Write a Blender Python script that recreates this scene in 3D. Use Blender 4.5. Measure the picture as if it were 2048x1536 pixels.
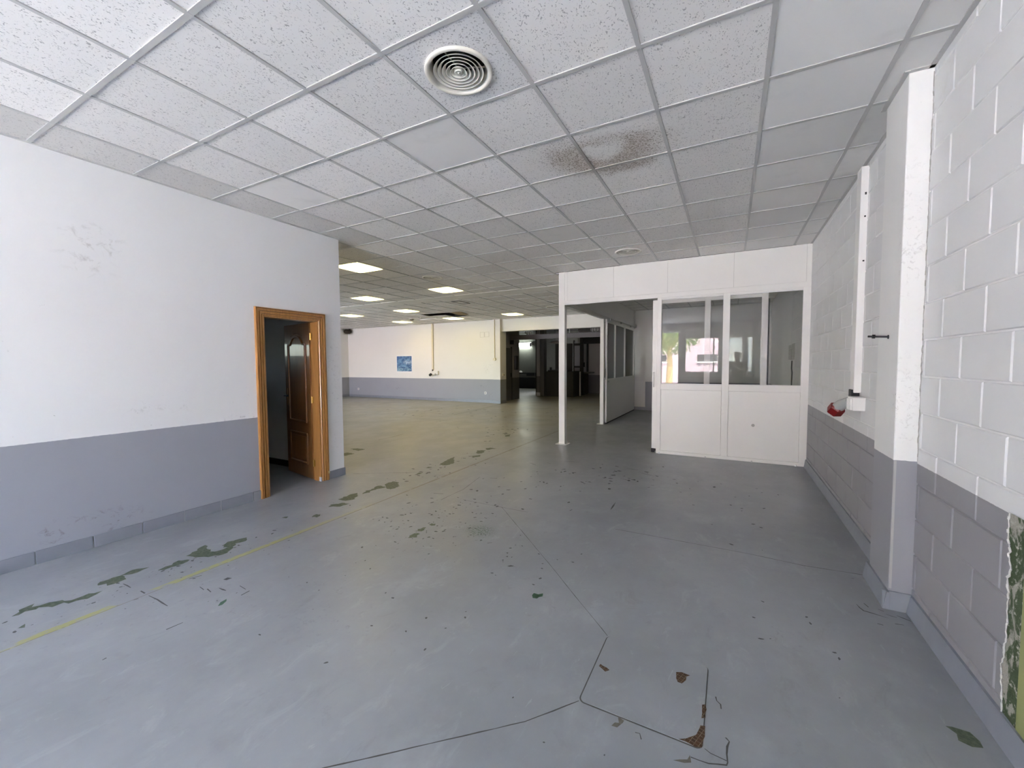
import bpy, bmesh, math, random
from mathutils import Vector, Matrix

# ------------------------------------------------------------------ clear
for _o in list(bpy.data.objects):
    bpy.data.objects.remove(_o, do_unlink=True)
SC = bpy.context.scene
COL = SC.collection
random.seed(7)

# ------------------------------------------------------------------ camera
CAM_H = 1.4749
YAW, PITCH, ROLL = -0.4898, -0.0496, -0.0054
_cy, _sy, _cp, _sp = math.cos(YAW), math.sin(YAW), math.cos(PITCH), math.sin(PITCH)
_fw = Vector((_sy * _cp, _cy * _cp, _sp))
_rt = Vector((_cy, -_sy, 0.0))
_up = _rt.cross(_fw)
_r2 = _rt * math.cos(ROLL) + _up * math.sin(ROLL)
_u2 = _up * math.cos(ROLL) - _rt * math.sin(ROLL)
cam_data = bpy.data.cameras.new('camera')
cam_data.sensor_fit = 'HORIZONTAL'
cam_data.sensor_width = 36.0
cam_data.lens = 819.2457 / 2048.0 * 36.0
cam_data.clip_start = 0.02
cam_data.clip_end = 300
cam = bpy.data.objects.new('camera', cam_data)
COL.objects.link(cam)
cam.matrix_world = Matrix.Translation((0, 0, CAM_H)) @ Matrix((_r2, _u2, -_fw)).transposed().to_4x4()
SC.camera = cam

# ------------------------------------------------------------------ world, sun, exposure
SC.view_settings.view_transform = 'Standard'
SC.view_settings.look = 'None'
SC.view_settings.gamma = 1.0
SC.view_settings.use_curve_mapping = False
SC.view_settings.exposure = 3.7
SC.cycles.use_denoising = True
SC.cycles.max_bounces = 10
SC.cycles.diffuse_bounces = 6
SC.cycles.glossy_bounces = 4
SC.cycles.transparent_max_bounces = 10
SC.cycles.sample_clamp_indirect = 12.0
SC.cycles.adaptive_threshold = 0.02

world = bpy.data.worlds.new('sky')
SC.world = world
world.use_nodes = True
wn = world.node_tree
wn.nodes.clear()
sky = wn.nodes.new('ShaderNodeTexSky')
sky.sky_type = 'NISHITA'
sky.sun_disc = False
sky.sun_elevation = math.radians(48)
sky.sun_rotation = math.radians(20)
sky.air_density = 1.0
sky.dust_density = 2.0
bg = wn.nodes.new('ShaderNodeBackground')
bg.inputs['Strength'].default_value = 0.65
wo = wn.nodes.new('ShaderNodeOutputWorld')
wn.links.new(sky.outputs[0], bg.inputs[0])
wn.links.new(bg.outputs[0], wo.inputs[0])

sun_data = bpy.data.lights.new('sun', 'SUN')
sun_data.energy = 14.0
sun_data.angle = math.radians(0.6)
sun_data.color = (1.0, 0.96, 0.90)
sun = bpy.data.objects.new('sun', sun_data)
COL.objects.link(sun)
sun.location = (0, 0, 30)
sun.rotation_euler = Vector((-0.30, -0.42, -0.86)).to_track_quat('-Z', 'Y').to_euler()

# daylight portals fill the openings that daylight enters through (they give no light of their own)
def portal(x0, x1, z0, z1, y):
    d = bpy.data.lights.new('window_portal', 'AREA')
    d.shape = 'RECTANGLE'
    d.size = x1 - x0
    d.size_y = z1 - z0
    d.cycles.is_portal = True
    o = bpy.data.objects.new('window_portal', d)
    COL.objects.link(o)
    o.location = ((x0 + x1) / 2, y, (z0 + z1) / 2)
    o.rotation_euler = (math.radians(90), 0, 0)
    return o

FRONT_Y = -4.5
OPEN_DOOR = (-4.45, -1.95, 0.0, 2.75)
WIN_A = (-1.72, -0.40, 1.05, 2.52)
WIN_B = (-0.32, 0.44, 1.05, 2.52)
WIN_C = (0.54, 0.79, 1.05, 2.52)
HALL_WIN = (-15.5, -12.5, 0.2, 3.0)

# ------------------------------------------------------------------ dimensions
LX, RX = -4.544, 0.965           # inner faces of the two long walls
PY = 6.973                       # front face of the glazed office partition
BY = 13.2                        # back wall
CZ = 3.10                        # underside of the suspended ceiling
TOP = 3.5                        # slab above it
CORNER_Y = 3.73                  # end of the left wall
HALL_X = -15.6
BAND = 0.895

# ------------------------------------------------------------------ mesh helpers
class MB:
    def __init__(self):
        self.v, self.f, self.smooth = [], [], []
    def add(self, vs, fs, smooth=False):
        n = len(self.v)
        self.v += [tuple(p) for p in vs]
        self.f += [tuple(i + n for i in q) for q in fs]
        self.smooth += [smooth] * len(fs)
        return self
    def box(self, x0, x1, y0, y1, z0, z1):
        vs = [(x, y, z) for z in (z0, z1) for y in (y0, y1) for x in (x0, x1)]
        return self.add(vs, [(0, 2, 3, 1), (4, 5, 7, 6), (0, 1, 5, 4), (2, 6, 7, 3), (0, 4, 6, 2), (1, 3, 7, 5)])
    def prism(self, poly, z0, z1):
        n = len(poly)
        area = sum(poly[i][0] * poly[(i + 1) % n][1] - poly[(i + 1) % n][0] * poly[i][1] for i in range(n))
        if area < 0:
            poly = poly[::-1]
        vs = [(p[0], p[1], z0) for p in poly] + [(p[0], p[1], z1) for p in poly]
        fs = [tuple(range(n - 1, -1, -1)), tuple(range(n, 2 * n))]
        fs += [(i, (i + 1) % n, n + (i + 1) % n, n + i) for i in range(n)]
        return self.add(vs, fs)
    def tube(self, pts, r, n=10, caps=True, smooth=True):
        pts = [Vector(p) for p in pts]
        rs = r if isinstance(r, (list, tuple)) else [r] * len(pts)
        rings = []
        for i, p in enumerate(pts):
            t = (pts[min(i + 1, len(pts) - 1)] - pts[max(i - 1, 0)]).normalized()
            a = Vector((0, 0, 1)) if abs(t.z) < 0.9 else Vector((1, 0, 0))
            u = t.cross(a).normalized()
            w = t.cross(u)
            rings.append([p + (u * math.cos(k * 2 * math.pi / n) + w * math.sin(k * 2 * math.pi / n)) * rs[i] for k in range(n)])
        vs = [q for ring in rings for q in ring]
        fs = []
        for i in range(len(pts) - 1):
            for k in range(n):
                k2 = (k + 1) % n
                fs.append((i * n + k, (i + 1) * n + k, (i + 1) * n + k2, i * n + k2))
        self.add(vs, fs, smooth)
        if caps:
            m = (len(pts) - 1) * n
            self.add(rings[0], [tuple(range(n))])
            self.add(rings[-1], [tuple(range(n - 1, -1, -1))])
        return self
    def lathe(self, prof, c=(0, 0, 0), n=48, smooth=True, closed=False):
        """profile of (radius, z) turned about the vertical through c"""
        m = len(prof)
        vs = [(c[0] + r * math.cos(k * 2 * math.pi / n), c[1] + r * math.sin(k * 2 * math.pi / n), c[2] + z) for r, z in prof for k in range(n)]
        fs = []
        for i in range(m if closed else m - 1):
            j = (i + 1) % m
            for k in range(n):
                k2 = (k + 1) % n
                fs.append((i * n + k, i * n + k2, j * n + k2, j * n + k))
        return self.add(vs, fs, smooth)
    def mesh(self, name, material=None):
        me = bpy.data.meshes.new(name)
        me.from_pydata(self.v, [], self.f)
        me.polygons.foreach_set('use_smooth', self.smooth)
        me.update()
        if material:
            me.materials.append(material)
        return me
    def build(self, name, material, parent=None, bevel=0.0, seg=2):
        me = self.mesh(name, material)
        o = bpy.data.objects.new(name, me)
        COL.objects.link(o)
        if parent is not None:
            child(o, parent)
        if bevel:
            b = o.modifiers.new('bevel', 'BEVEL')
            b.width = bevel
            b.segments = seg
            b.limit_method = 'ANGLE'
        return o

def child(o, parent):
    o.parent = parent
    o.matrix_parent_inverse = Matrix.Translation(-Vector(parent.location)) if not parent.parent else Matrix.Identity(4)
    if parent.parent:
        o.matrix_parent_inverse = Matrix.Identity(4)

def tag(o, label, cat=None, group=None, kind=None):
    o['label'] = label
    if cat: o['category'] = cat
    if group: o['group'] = group
    if kind: o['kind'] = kind
    return o

def thing(name, loc, label, cat, group=None, kind=None):
    o = bpy.data.objects.new(name, None)
    COL.objects.link(o)
    o.location = loc
    o.empty_display_size = 0.1
    return tag(o, label, cat, group, kind)

def link_mesh(name, me, parent, loc=(0, 0, 0), scale=(1, 1, 1), rotz=0.0):
    o = bpy.data.objects.new(name, me)
    COL.objects.link(o)
    o.location = loc
    o.scale = scale
    o.rotation_euler = (0, 0, rotz)
    if parent is not None:
        child(o, parent)
    return o

def copy_tree(o, parent=None):
    c = o.copy()
    COL.objects.link(c)
    c.parent = parent
    for ch in list(o.children):
        copy_tree(ch, c)
    return c

# ------------------------------------------------------------------ material helpers
class Mat:
    def __init__(self, name, base=(0.8, 0.8, 0.8), rough=0.5, metal=0.0, spec=0.5):
        self.m = bpy.data.materials.new(name)
        self.m.use_nodes = True
        self.t = self.m.node_tree
        self.b = self.t.nodes['Principled BSDF']
        self.b.inputs['Base Color'].default_value = (*base, 1)
        self.b.inputs['Roughness'].default_value = rough
        self.b.inputs['Metallic'].default_value = metal
        self.b.inputs['Specular IOR Level'].default_value = spec
    def n(self, kind, **kw):
        nd = self.t.nodes.new(kind)
        for k, v in kw.items():
            setattr(nd, k, v)
        return nd
    def put(self, sock, val):
        if hasattr(val, 'is_linked') or hasattr(val, 'links'):
            self.t.links.new(val, sock)
        elif isinstance(val, (tuple, list)) and len(val) == 3 and sock.type == 'RGBA':
            sock.default_value = (*val, 1)
        else:
            sock.default_value = val
    def pos(self):
        return self.n('ShaderNodeNewGeometry').outputs['Position']
    def obj(self):
        return self.n('ShaderNodeTexCoord').outputs['Object']
    def xyz(self, v):
        s = self.n('ShaderNodeSeparateXYZ')
        self.put(s.inputs[0], v)
        return s.outputs
    def math(self, op, a, b=0.0, c=None, clamp=False):
        nd = self.n('ShaderNodeMath', operation=op, use_clamp=clamp)
        self.put(nd.inputs[0], a)
        self.put(nd.inputs[1], b)
        if c is not None:
            self.put(nd.inputs[2], c)
        return nd.outputs[0]
    def scale(self, v, s, off=(0, 0, 0)):
        nd = self.n('ShaderNodeMapping')
        self.put(nd.inputs[0], v)
        nd.inputs['Scale'].default_value = s
        nd.inputs['Location'].default_value = off
        return nd.outputs[0]
    def noise(self, v, scale, detail=2.0, rough=0.5, dist=0.0):
        nd = self.n('ShaderNodeTexNoise')
        self.put(nd.inputs['Vector'], v)
        nd.inputs['Scale'].default_value = scale
        nd.inputs['Detail'].default_value = detail
        nd.inputs['Roughness'].default_value = rough
        nd.inputs['Distortion'].default_value = dist
        return nd.outputs['Fac']
    def voronoi(self, v, scale, feature='F1'):
        nd = self.n('ShaderNodeTexVoronoi', feature=feature)
        self.put(nd.inputs['Vector'], v)
        nd.inputs['Scale'].default_value = scale
        return nd.outputs['Distance']
    def ramp(self, fac, a, b, lo=0.0, hi=1.0):
        nd = self.n('ShaderNodeMapRange', interpolation_type='SMOOTHSTEP')
        self.put(nd.inputs['Value'], fac)
        nd.inputs['From Min'].default_value = a
        nd.inputs['From Max'].default_value = b
        nd.inputs['To Min'].default_value = lo
        nd.inputs['To Max'].default_value = hi
        return nd.outputs[0]
    def mix(self, fac, a, b, blend='MIX'):
        nd = self.n('ShaderNodeMix', data_type='RGBA', blend_type=blend)
        self.put(nd.inputs[0], fac)
        self.put(nd.inputs[6], a)
        self.put(nd.inputs[7], b)
        return nd.outputs[2]
    def bump(self, h, strength=0.2, dist=0.01):
        nd = self.n('ShaderNodeBump')
        self.put(nd.inputs['Height'], h)
        nd.inputs['Strength'].default_value = strength
        nd.inputs['Distance'].default_value = dist
        self.t.links.new(nd.outputs[0], self.b.inputs['Normal'])
        return nd
    def base(self, v):
        self.put(self.b.inputs['Base Color'], v)
    def rough(self, v):
        self.put(self.b.inputs['Roughness'], v)
    def blob(self, v, c, r):
        """1 at the centre of an ellipsoid, falling to 0 at its surface"""
        s = self.scale(v, (1 / r[0], 1 / r[1], 1 / r[2]), (-c[0] / r[0], -c[1] / r[1], -c[2] / r[2]))
        nd = self.n('ShaderNodeVectorMath', operation='LENGTH')
        self.put(nd.inputs[0], s)
        return self.ramp(nd.outputs['Value'], 1.0, 0.2)

def simple(name, base, rough=0.5, metal=0.0, spec=0.5, var=0.0, vscale=6.0):
    M = Mat(name, base, rough, metal, spec)
    if var:
        f = M.noise(M.pos(), vscale, 4)
        M.base(M.mix(f, tuple(c * (1 - var) for c in base), tuple(min(1, c * (1 + var)) for c in base)))
    return M.m

def wall_paint(name, white, grey, band, marks=(), rough=0.55, block=False, dirt=0.10, ymax=None):
    M = Mat(name, white, rough, spec=0.35)
    p = M.pos()
    z = M.xyz(p)[2]
    zz = M.math('ADD', z, M.math('MULTIPLY', M.math('SUBTRACT', M.noise(p, 40, 3), 0.5), 0.006))
    low = M.math('LESS_THAN', zz, band)
    if ymax is not None:
        low = M.math('MULTIPLY', low, M.math('LESS_THAN', M.xyz(p)[1], ymax))
    cloud = M.ramp(M.noise(p, 1.3, 5, 0.6), 0.35, 0.75)
    fine = M.noise(p, 90, 3)
    w = M.mix(M.math('MULTIPLY', cloud, dirt), white, tuple(c * 0.82 for c in white))
    g = M.mix(M.math('MULTIPLY', cloud, 0.35), grey, tuple(c * 0.9 for c in grey))
    c = M.mix(low, w, g)
    # small chips and rubs in the paint
    chip = M.ramp(M.noise(p, 34, 2, 0.5), 0.755, 0.775)
    zone = M.ramp(M.noise(p, 1.7, 2), 0.52, 0.66)
    c = M.mix(M.math('MULTIPLY', M.math('MULTIPLY', chip, zone), 0.55), c, (0.30, 0.29, 0.28))
    for (cc, rr, amt, scl, tone) in marks:
        m = M.math('MULTIPLY', M.blob(p, cc, rr), M.math('MULTIPLY', M.ramp(M.noise(M.scale(p, (1.3, 1, 1.3)), scl, 6, 0.7, 0.8), 0.52, 0.70), M.ramp(M.noise(p, scl * 0.23, 2), 0.34, 0.54)))
        c = M.mix(M.math('MULTIPLY', m, amt), c, tone)
    M.base(c)
    h = M.noise(p, 140 if not block else 75, 4, 0.6)
    h2 = M.noise(p, 9, 3)
    M.bump(M.math('ADD', M.math('MULTIPLY', h, 0.5), h2), 0.12 if not block else 0.22, 0.004)
    return M.m

# ------------------------------------------------------------------ materials
WHITE = (0.80, 0.79, 0.775)
GREY = (0.335, 0.345, 0.38)
m_wall_left = wall_paint('plaster_paint_left', (0.80, 0.80, 0.80), GREY, 0.905, ymax=3.2, marks=(
    ((LX, 1.25, 0.19), (0.2, 0.50, 0.15), 1.0, 16, (0.16, 0.145, 0.13)),
    ((LX, 1.40, 2.42), (0.2, 0.34, 0.30), 0.75, 9, (0.45, 0.44, 0.42)),
    ((LX, 0.95, 1.85), (0.2, 0.2, 0.12), 0.3, 12, (0.45, 0.44, 0.42)),
    ((LX, 3.60, 1.2), (0.2, 0.16, 1.3), 0.45, 22, (0.38, 0.37, 0.36)),
    ((LX, 2.45, 0.92), (0.2, 0.35, 0.06), 0.5, 26, (0.35, 0.34, 0.33)),
    ((LX, 1.70, 1.10), (0.2, 0.5, 0.12), 0.35, 18, (0.45, 0.44, 0.43))))
m_wall = wall_paint('plaster_paint', (0.78, 0.77, 0.735), GREY, 0.89, marks=(
    ((-13.2, BY, 0.62), (0.14, 0.3, 0.30), 0.6, 10, (0.2, 0.2, 0.22)),
    ((-12.6, BY, 0.45), (0.25, 0.3, 0.2), 0.5, 12, (0.15, 0.15, 0.16)),
    ((-8.4, BY, 0.62), (0.22, 0.3, 0.16), 0.7, 11, (0.12, 0.12, 0.12)),
    ((-8.0, BY, 1.3), (0.4, 0.3, 0.4), 0.4, 18, (0.35, 0.33, 0.3)),
    ((-7.9, BY, 0.25), (0.3, 0.3, 0.25), 0.5, 12, (0.15, 0.15, 0.15))))
m_block = wall_paint('block_paint', (0.72, 0.72, 0.71), (0.30, 0.295, 0.305), 0.885, block=True, dirt=0.22, marks=(
    ((RX, 2.0, 0.5), (0.1, 0.3, 0.3), 0.3, 12, (0.2, 0.2, 0.2)),
    ((RX, 3.0, 2.7), (0.1, 0.4, 0.5), 0.25, 6, (0.5, 0.48, 0.42))))
m_pillar = wall_paint('pillar_paint', (0.78, 0.775, 0.75), (0.315, 0.315, 0.335), 0.895, dirt=0.12, marks=(
    ((0.9, 3.17, 1.25), (0.12, 0.1, 0.35), 0.9, 22, (0.35, 0.34, 0.32)),
    ((0.9, 3.17, 2.2), (0.12, 0.1, 0.6), 0.6, 26, (0.4, 0.39, 0.37)),
    ((0.86, 3.36, 1.25), (0.1, 0.06, 0.2), 0.5, 30, (0.4, 0.4, 0.4))))
m_mortar = wall_paint('joint_paint', (0.77, 0.765, 0.75), (0.285, 0.28, 0.29), 0.885, block=True)

def floor_material():
    M = Mat('painted_concrete', (0.3, 0.31, 0.33), 0.36, spec=0.45)
    p = M.pos()
    x, y, z = M.xyz(p)
    cloud = M.noise(p, 0.55, 6, 0.62)
    cloud2 = M.noise(M.scale(p, (1.0, 0.7, 1)), 2.3, 6, 0.65)
    c = M.mix(M.ramp(cloud, 0.34, 0.70), (0.235, 0.243, 0.258), (0.318, 0.327, 0.343))
    c = M.mix(M.math('MULTIPLY', M.ramp(cloud2, 0.52, 0.72), 0.45), c, (0.375, 0.388, 0.40))
    c = M.mix(M.math('MULTIPLY', M.ramp(cloud2, 0.46, 0.30), 0.35), c, (0.185, 0.193, 0.205))
    mid = M.noise(M.scale(p, (1.0, 0.55, 1)), 6.5, 6, 0.7, 0.7)
    c = M.mix(M.math('MULTIPLY', M.ramp(mid, 0.55, 0.70), 0.30), c, (0.40, 0.41, 0.425))
    c = M.mix(M.math('MULTIPLY', M.ramp(mid, 0.42, 0.28), 0.30), c, (0.175, 0.18, 0.185))
    smear = M.math('MULTIPLY', M.ramp(M.noise(p, 14, 6, 0.75), 0.56, 0.66), M.ramp(M.noise(p, 1.1, 2), 0.52, 0.66))
    c = M.mix(M.math('MULTIPLY', smear, 0.30), c, (0.15, 0.15, 0.15))
    # warmer tone in patches over the hall floor
    hall = M.math('MULTIPLY', M.ramp(y, 4.2, 7.5), M.ramp(x, -2.9, -4.2))
    c = M.mix(M.math('MULTIPLY', hall, M.ramp(M.noise(p, 0.8, 5), 0.3, 0.65, 0.35, 0.9)), c, (0.33, 0.315, 0.265))
    # rubbed light scratches
    scr = M.ramp(M.noise(M.scale(p, (1.0, 0.25, 1)), 26, 4, 0.7, 0.6), 0.66, 0.72)
    c = M.mix(M.math('MULTIPLY', scr, 0.25), c, (0.48, 0.49, 0.50))
    # fine dark flaking in a few worn areas
    fl = M.ramp(M.noise(M.scale(p, (1.0, 0.8, 1)), 30, 3, 0.55), 0.665, 0.69)
    worn = M.math('ADD', M.blob(p, (-2.3, 2.9, 0), (1.0, 0.9, 1)), M.blob(p, (-3.6, 4.6, 0), (0.7, 3.2, 1)), clamp=True)
    worn = M.math('ADD', worn, M.blob(p, (-1.3, 5.6, 0), (1.3, 0.8, 1)), clamp=True)
    worn = M.math('ADD', worn, M.blob(p, (-3.4, 1.5, 0), (0.6, 1.2, 1)), clamp=True)
    worn = M.math('ADD', worn, M.blob(p, (-6.5, 8.8, 0), (3.5, 3.0, 1)), clamp=True)
    c = M.mix(M.math('MULTIPLY', M.math('MULTIPLY', fl, worn), 0.85), c, (0.085, 0.09, 0.085))
    # speckled green wear
    sp = M.math('MULTIPLY', M.blob(p, (-1.93, 3.0, 0), (0.20, 0.17, 1)), M.ramp(M.noise(p, 70, 4, 0.7), 0.45, 0.56))
    c = M.mix(sp, c, (0.07, 0.115, 0.075))
    # the yellow guide line, mostly worn away, with a dark joint beside it
    wob = M.math('MULTIPLY', M.math('SUBTRACT', M.noise(p, 9, 3), 0.5), 0.022)
    dx = M.math('ABSOLUTE', M.math('ADD', M.math('ADD', x, 3.322), wob))
    on = M.math('LESS_THAN', dx, 0.026)
    keep = M.math('MULTIPLY', M.ramp(M.noise(M.scale(p, (1, 1, 1)), 2.6, 3, 0.5), 0.43, 0.49), M.ramp(M.noise(M.scale(p, (3.0, 1.0, 1)), 24, 5, 0.7), 0.36, 0.50, 0.15, 1.0))
    near = M.ramp(y, 3.4, 2.0)
    keep = M.math('MULTIPLY', keep, near)
    c = M.mix(M.math('MULTIPLY', on, keep), c, (0.36, 0.35, 0.125))
    dj = M.math('ABSOLUTE', M.math('ADD', x, 3.298))
    jt = M.math('MULTIPLY', M.math('LESS_THAN', dj, M.ramp(y, 1.5, 5.0, 0.003, 0.017)), M.ramp(M.noise(M.scale(p, (1, 1, 1)), 9, 4, 0.7), 0.36, 0.44))
    jt = M.math('MULTIPLY', jt, M.ramp(y, 9.5, 8.0))
    c = M.mix(M.math('MULTIPLY', jt, 0.75), c, (0.14, 0.115, 0.07))
    M.base(c)
    r = M.math('ADD', M.ramp(cloud2, 0.3, 0.7, 0.30, 0.44), M.math('MULTIPLY', scr, 0.1))
    M.rough(r)
    hb = M.math('ADD', M.noise(p, 5.0, 4, 0.6), M.math('MULTIPLY', M.noise(p, 55, 3), 0.12))
    M.bump(hb, 0.10, 0.012)
    return M.m
m_floor = floor_material()

def tile_material(name, fissure, dots=False, base=(0.86, 0.835, 0.81)):
    M = Mat(name, base, 0.85, spec=0.2)
    p = M.pos()
    info = M.n('ShaderNodeObjectInfo')
    rnd = info.outputs['Random']
    tone = M.ramp(rnd, 0.0, 1.0, 0.90, 1.03)
    c = M.mix(1.0, base, M.n('ShaderNodeCombineColor').outputs[0], 'MULTIPLY')
    comb = [n for n in M.t.nodes if n.bl_idname == 'ShaderNodeCombineColor'][-1]
    for i in range(3):
        M.put(comb.inputs[i], tone)
    off = M.n('ShaderNodeVectorMath', operation='ADD')
    M.put(off.inputs[0], p)
    cmb = M.n('ShaderNodeCombineXYZ')
    M.put(cmb.inputs[2], M.math('MULTIPLY', rnd, 37.0))
    M.put(off.inputs[1], cmb.outputs[0])
    q = off.outputs[0]
    if fissure:
        if dots:
            f = M.ramp(M.noise(q, 105, 1.5, 0.5, 0.3), 0.60, 0.66)
            depth = 0.62
        else:
            f = M.ramp(M.noise(M.scale(q, (1.0, 0.62, 1)), 62, 1.0, 0.5, 2.2), 0.635, 0.68)
            depth = 0.62
        c = M.mix(M.math('MULTIPLY', f, depth), c, (0.20, 0.195, 0.19))
        fine = M.noise(q, 210, 3, 0.6)
        M.bump(M.math('SUBTRACT', M.math('MULTIPLY', fine, 0.35), f), 0.35, 0.004)
    else:
        sm = M.ramp(M.noise(p, 3.0, 4, 0.6), 0.55, 0.75)
        c = M.mix(M.math('MULTIPLY', sm, 0.18), c, (0.45, 0.44, 0.41))
    # soot and damp stain where four tiles meet
    wv = M.n('ShaderNodeVectorMath', operation='ADD')
    wn_ = M.n('ShaderNodeTexNoise')
    M.put(wn_.inputs['Vector'], p)
    wn_.inputs['Scale'].default_value = 3.5
    wn_.inputs['Detail'].default_value = 4.0
    ws = M.n('ShaderNodeVectorMath', operation='SCALE')
    M.put(ws.inputs[0], wn_.outputs['Color'])
    ws.inputs['Scale'].default_value = 0.30
    M.put(wv.inputs[0], p)
    M.put(wv.inputs[1], ws.outputs[0])
    w_ = wv.outputs[0]
    o_ = 0.15
    left = M.blob(w_, (-1.13 + o_, 3.20 + o_, CZ + o_), (0.44, 0.46, 1))
    right = M.blob(w_, (-0.72 + o_, 3.25 + o_, CZ + o_), (0.52, 0.38, 1))
    back = M.blob(w_, (-0.88 + o_, 3.52 + o_, CZ + o_), (0.46, 0.24, 1))
    amt = M.math('ADD', M.math('ADD', left, right), M.math('MULTIPLY', back, 0.8), clamp=True)
    core = M.math('MULTIPLY', M.blob(w_, (-0.91 + o_, 3.19 + o_, CZ + o_), (0.22, 0.19, 1)), 0.8)
    amt = M.math('MULTIPLY', amt, M.math('SUBTRACT', 1.0, core), clamp=True)
    spk = M.noise(p, 82, 3.0, 0.6)
    thr = M.math('SUBTRACT', spk, M.math('MULTIPLY', M.math('SUBTRACT', 1.0, amt), 0.17))
    c = M.mix(M.math('MULTIPLY', M.math('MULTIPLY', M.ramp(thr, 0.50, 0.55), M.ramp(amt, 0.02, 0.25)), 0.66), c, (0.12, 0.10, 0.08))
    c = M.mix(M.math('MULTIPLY', M.math('POWER', amt, 2.0), 0.40), c, (0.30, 0.22, 0.14))
    M.base(c)
    return M.m
m_tile = tile_material('mineral_fibre_tile', True)
m_tile_fine = tile_material('pinhole_tile', True, True, (0.77, 0.755, 0.745))
m_tile_edge = tile_material('perimeter_tile', True, False, (0.66, 0.64, 0.615))
m_tile_smooth = tile_material('smooth_tile', False, base=(0.80, 0.79, 0.77))
m_tile_vinyl = tile_material('vinyl_tile', False, base=(0.85, 0.83, 0.805))

def runner_material():
    M = Mat('grid_enamel', (0.50, 0.495, 0.48), 0.45)
    p = M.pos()
    amt = M.blob(p, (-0.93, 3.24, CZ), (0.5, 0.42, 1))
    M.base(M.mix(M.math('MULTIPLY', amt, 0.6), (0.50, 0.495, 0.48), (0.17, 0.12, 0.07)))
    return M.m
m_runner = runner_material()

m_slab = simple('slab_void_shade', (0.025, 0.024, 0.022), 0.9, var=0.3)  # slab coloured near black, painting in the darkness of the roof void
m_plasterboard = simple('plasterboard', (0.82, 0.80, 0.76), 0.8, var=0.05)
m_enamel = simple('white_enamel', (0.80, 0.785, 0.75), 0.35, var=0.03, vscale=2.0)
m_enamel_line = simple('panel_seam', (0.55, 0.54, 0.51), 0.6)
m_alu = simple('white_aluminium', (0.78, 0.77, 0.75), 0.3)
m_steel = simple('brushed_steel', (0.55, 0.55, 0.54), 0.3, metal=1.0)
m_dark_steel = simple('dark_steel', (0.05, 0.05, 0.055), 0.45, metal=0.6)
m_black = simple('black_rubber', (0.012, 0.012, 0.013), 0.6)
m_brass = simple('brass', (0.75, 0.52, 0.18), 0.25, metal=1.0)
m_skirt = simple('skirting_paint', (0.235, 0.25, 0.28), 0.45, var=0.12, vscale=9)
m_grout = simple('skirting_grout', (0.42, 0.43, 0.44), 0.8)
m_pvc = simple('white_pvc', (0.80, 0.79, 0.76), 0.35)
m_cream = simple('cream_pvc', (0.70, 0.64, 0.48), 0.45)
m_red = simple('red_plastic', (0.17, 0.004, 0.006), 0.4)
m_smoke = simple('smoky_plastic', (0.45, 0.46, 0.45), 0.25)
m_diffuser = simple('diffuser_enamel', (0.72, 0.69, 0.61), 0.35)
m_void = simple('duct_void', (0.01, 0.01, 0.01), 0.9)
m_oliv = Mat('old_green_paint', (0.115, 0.135, 0.095), 0.5, spec=0.3)
_f = m_oliv.noise(m_oliv.pos(), 45, 5, 0.7)
m_oliv.base(m_oliv.mix(m_oliv.ramp(_f, 0.38, 0.64), (0.062, 0.088, 0.052), (0.125, 0.140, 0.095)))
m_oliv = m_oliv.m
m_green = simple('bright_green_paint', (0.022, 0.095, 0.045), 0.45, var=0.4, vscale=60)
m_chip = simple('dark_floor_chip', (0.07, 0.072, 0.07), 0.6, var=0.3, vscale=40)
m_brown = simple('worn_concrete', (0.13, 0.115, 0.09), 0.8, var=0.5, vscale=60)
m_joint = simple('joint_filler', (0.075, 0.072, 0.065), 0.85, var=0.4, vscale=30)
m_brownline = simple('worn_line', (0.17, 0.15, 0.095), 0.7, var=0.4, vscale=12)

def rust_material():
    M = Mat('rusty_chequer_plate', (0.08, 0.035, 0.015), 0.85)
    p = M.pos()
    r = M.n('ShaderNodeVectorRotate', rotation_type='Z_AXIS')
    M.put(r.inputs['Vector'], p)
    r.inputs['Angle'].default_value = 0.35
    br = M.n('ShaderNodeTexBrick')
    M.put(br.inputs['Vector'], r.outputs[0])
    br.offset = 0.0
    br.inputs['Scale'].default_value = 62
    br.inputs['Mortar Size'].default_value = 0.07
    br.inputs['Brick Width'].default_value = 1.0
    br.inputs['Row Height'].default_value = 1.0
    br.inputs['Color1'].default_value = (0.040, 0.018, 0.007, 1)
    br.inputs['Color2'].default_value = (0.070, 0.032, 0.011, 1)
    br.inputs['Mortar'].default_value = (0.17, 0.13, 0.085, 1)
    nf = M.ramp(M.noise(p, 55, 4, 0.7), 0.42, 0.6)
    M.base(M.mix(M.math('MULTIPLY', nf, 0.7), br.outputs['Color'], (0.07, 0.03, 0.012)))
    return M.m
m_rust = rust_material()

def wood_material(name, a, b, rough, coat):
    M = Mat(name, a, rough)
    p = M.pos()
    g = M.noise(M.scale(p, (11, 11, 0.35)), 8, 4, 0.6, 0.15)
    g2 = M.noise(M.scale(p, (40, 40, 1.2)), 9, 3, 0.6)
    c = M.mix(M.ramp(g, 0.30, 0.72), a, b)
    c = M.mix(M.math('MULTIPLY', M.ramp(g2, 0.5, 0.7), 0.25), c, tuple(v * 0.7 for v in a))
    M.base(c)
    M.b.inputs['Coat Weight'].default_value = coat
    M.b.inputs['Coat Roughness'].default_value = 0.05
    M.bump(g2, 0.06, 0.002)
    return M.m
m_wood = wood_material('varnished_sapele', (0.36, 0.165, 0.045), (0.50, 0.25, 0.075), 0.35, 0.5)
m_leaf = wood_material('dark_varnished_sapele', (0.22, 0.085, 0.022), (0.31, 0.13, 0.036), 0.30, 0.9)

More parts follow.
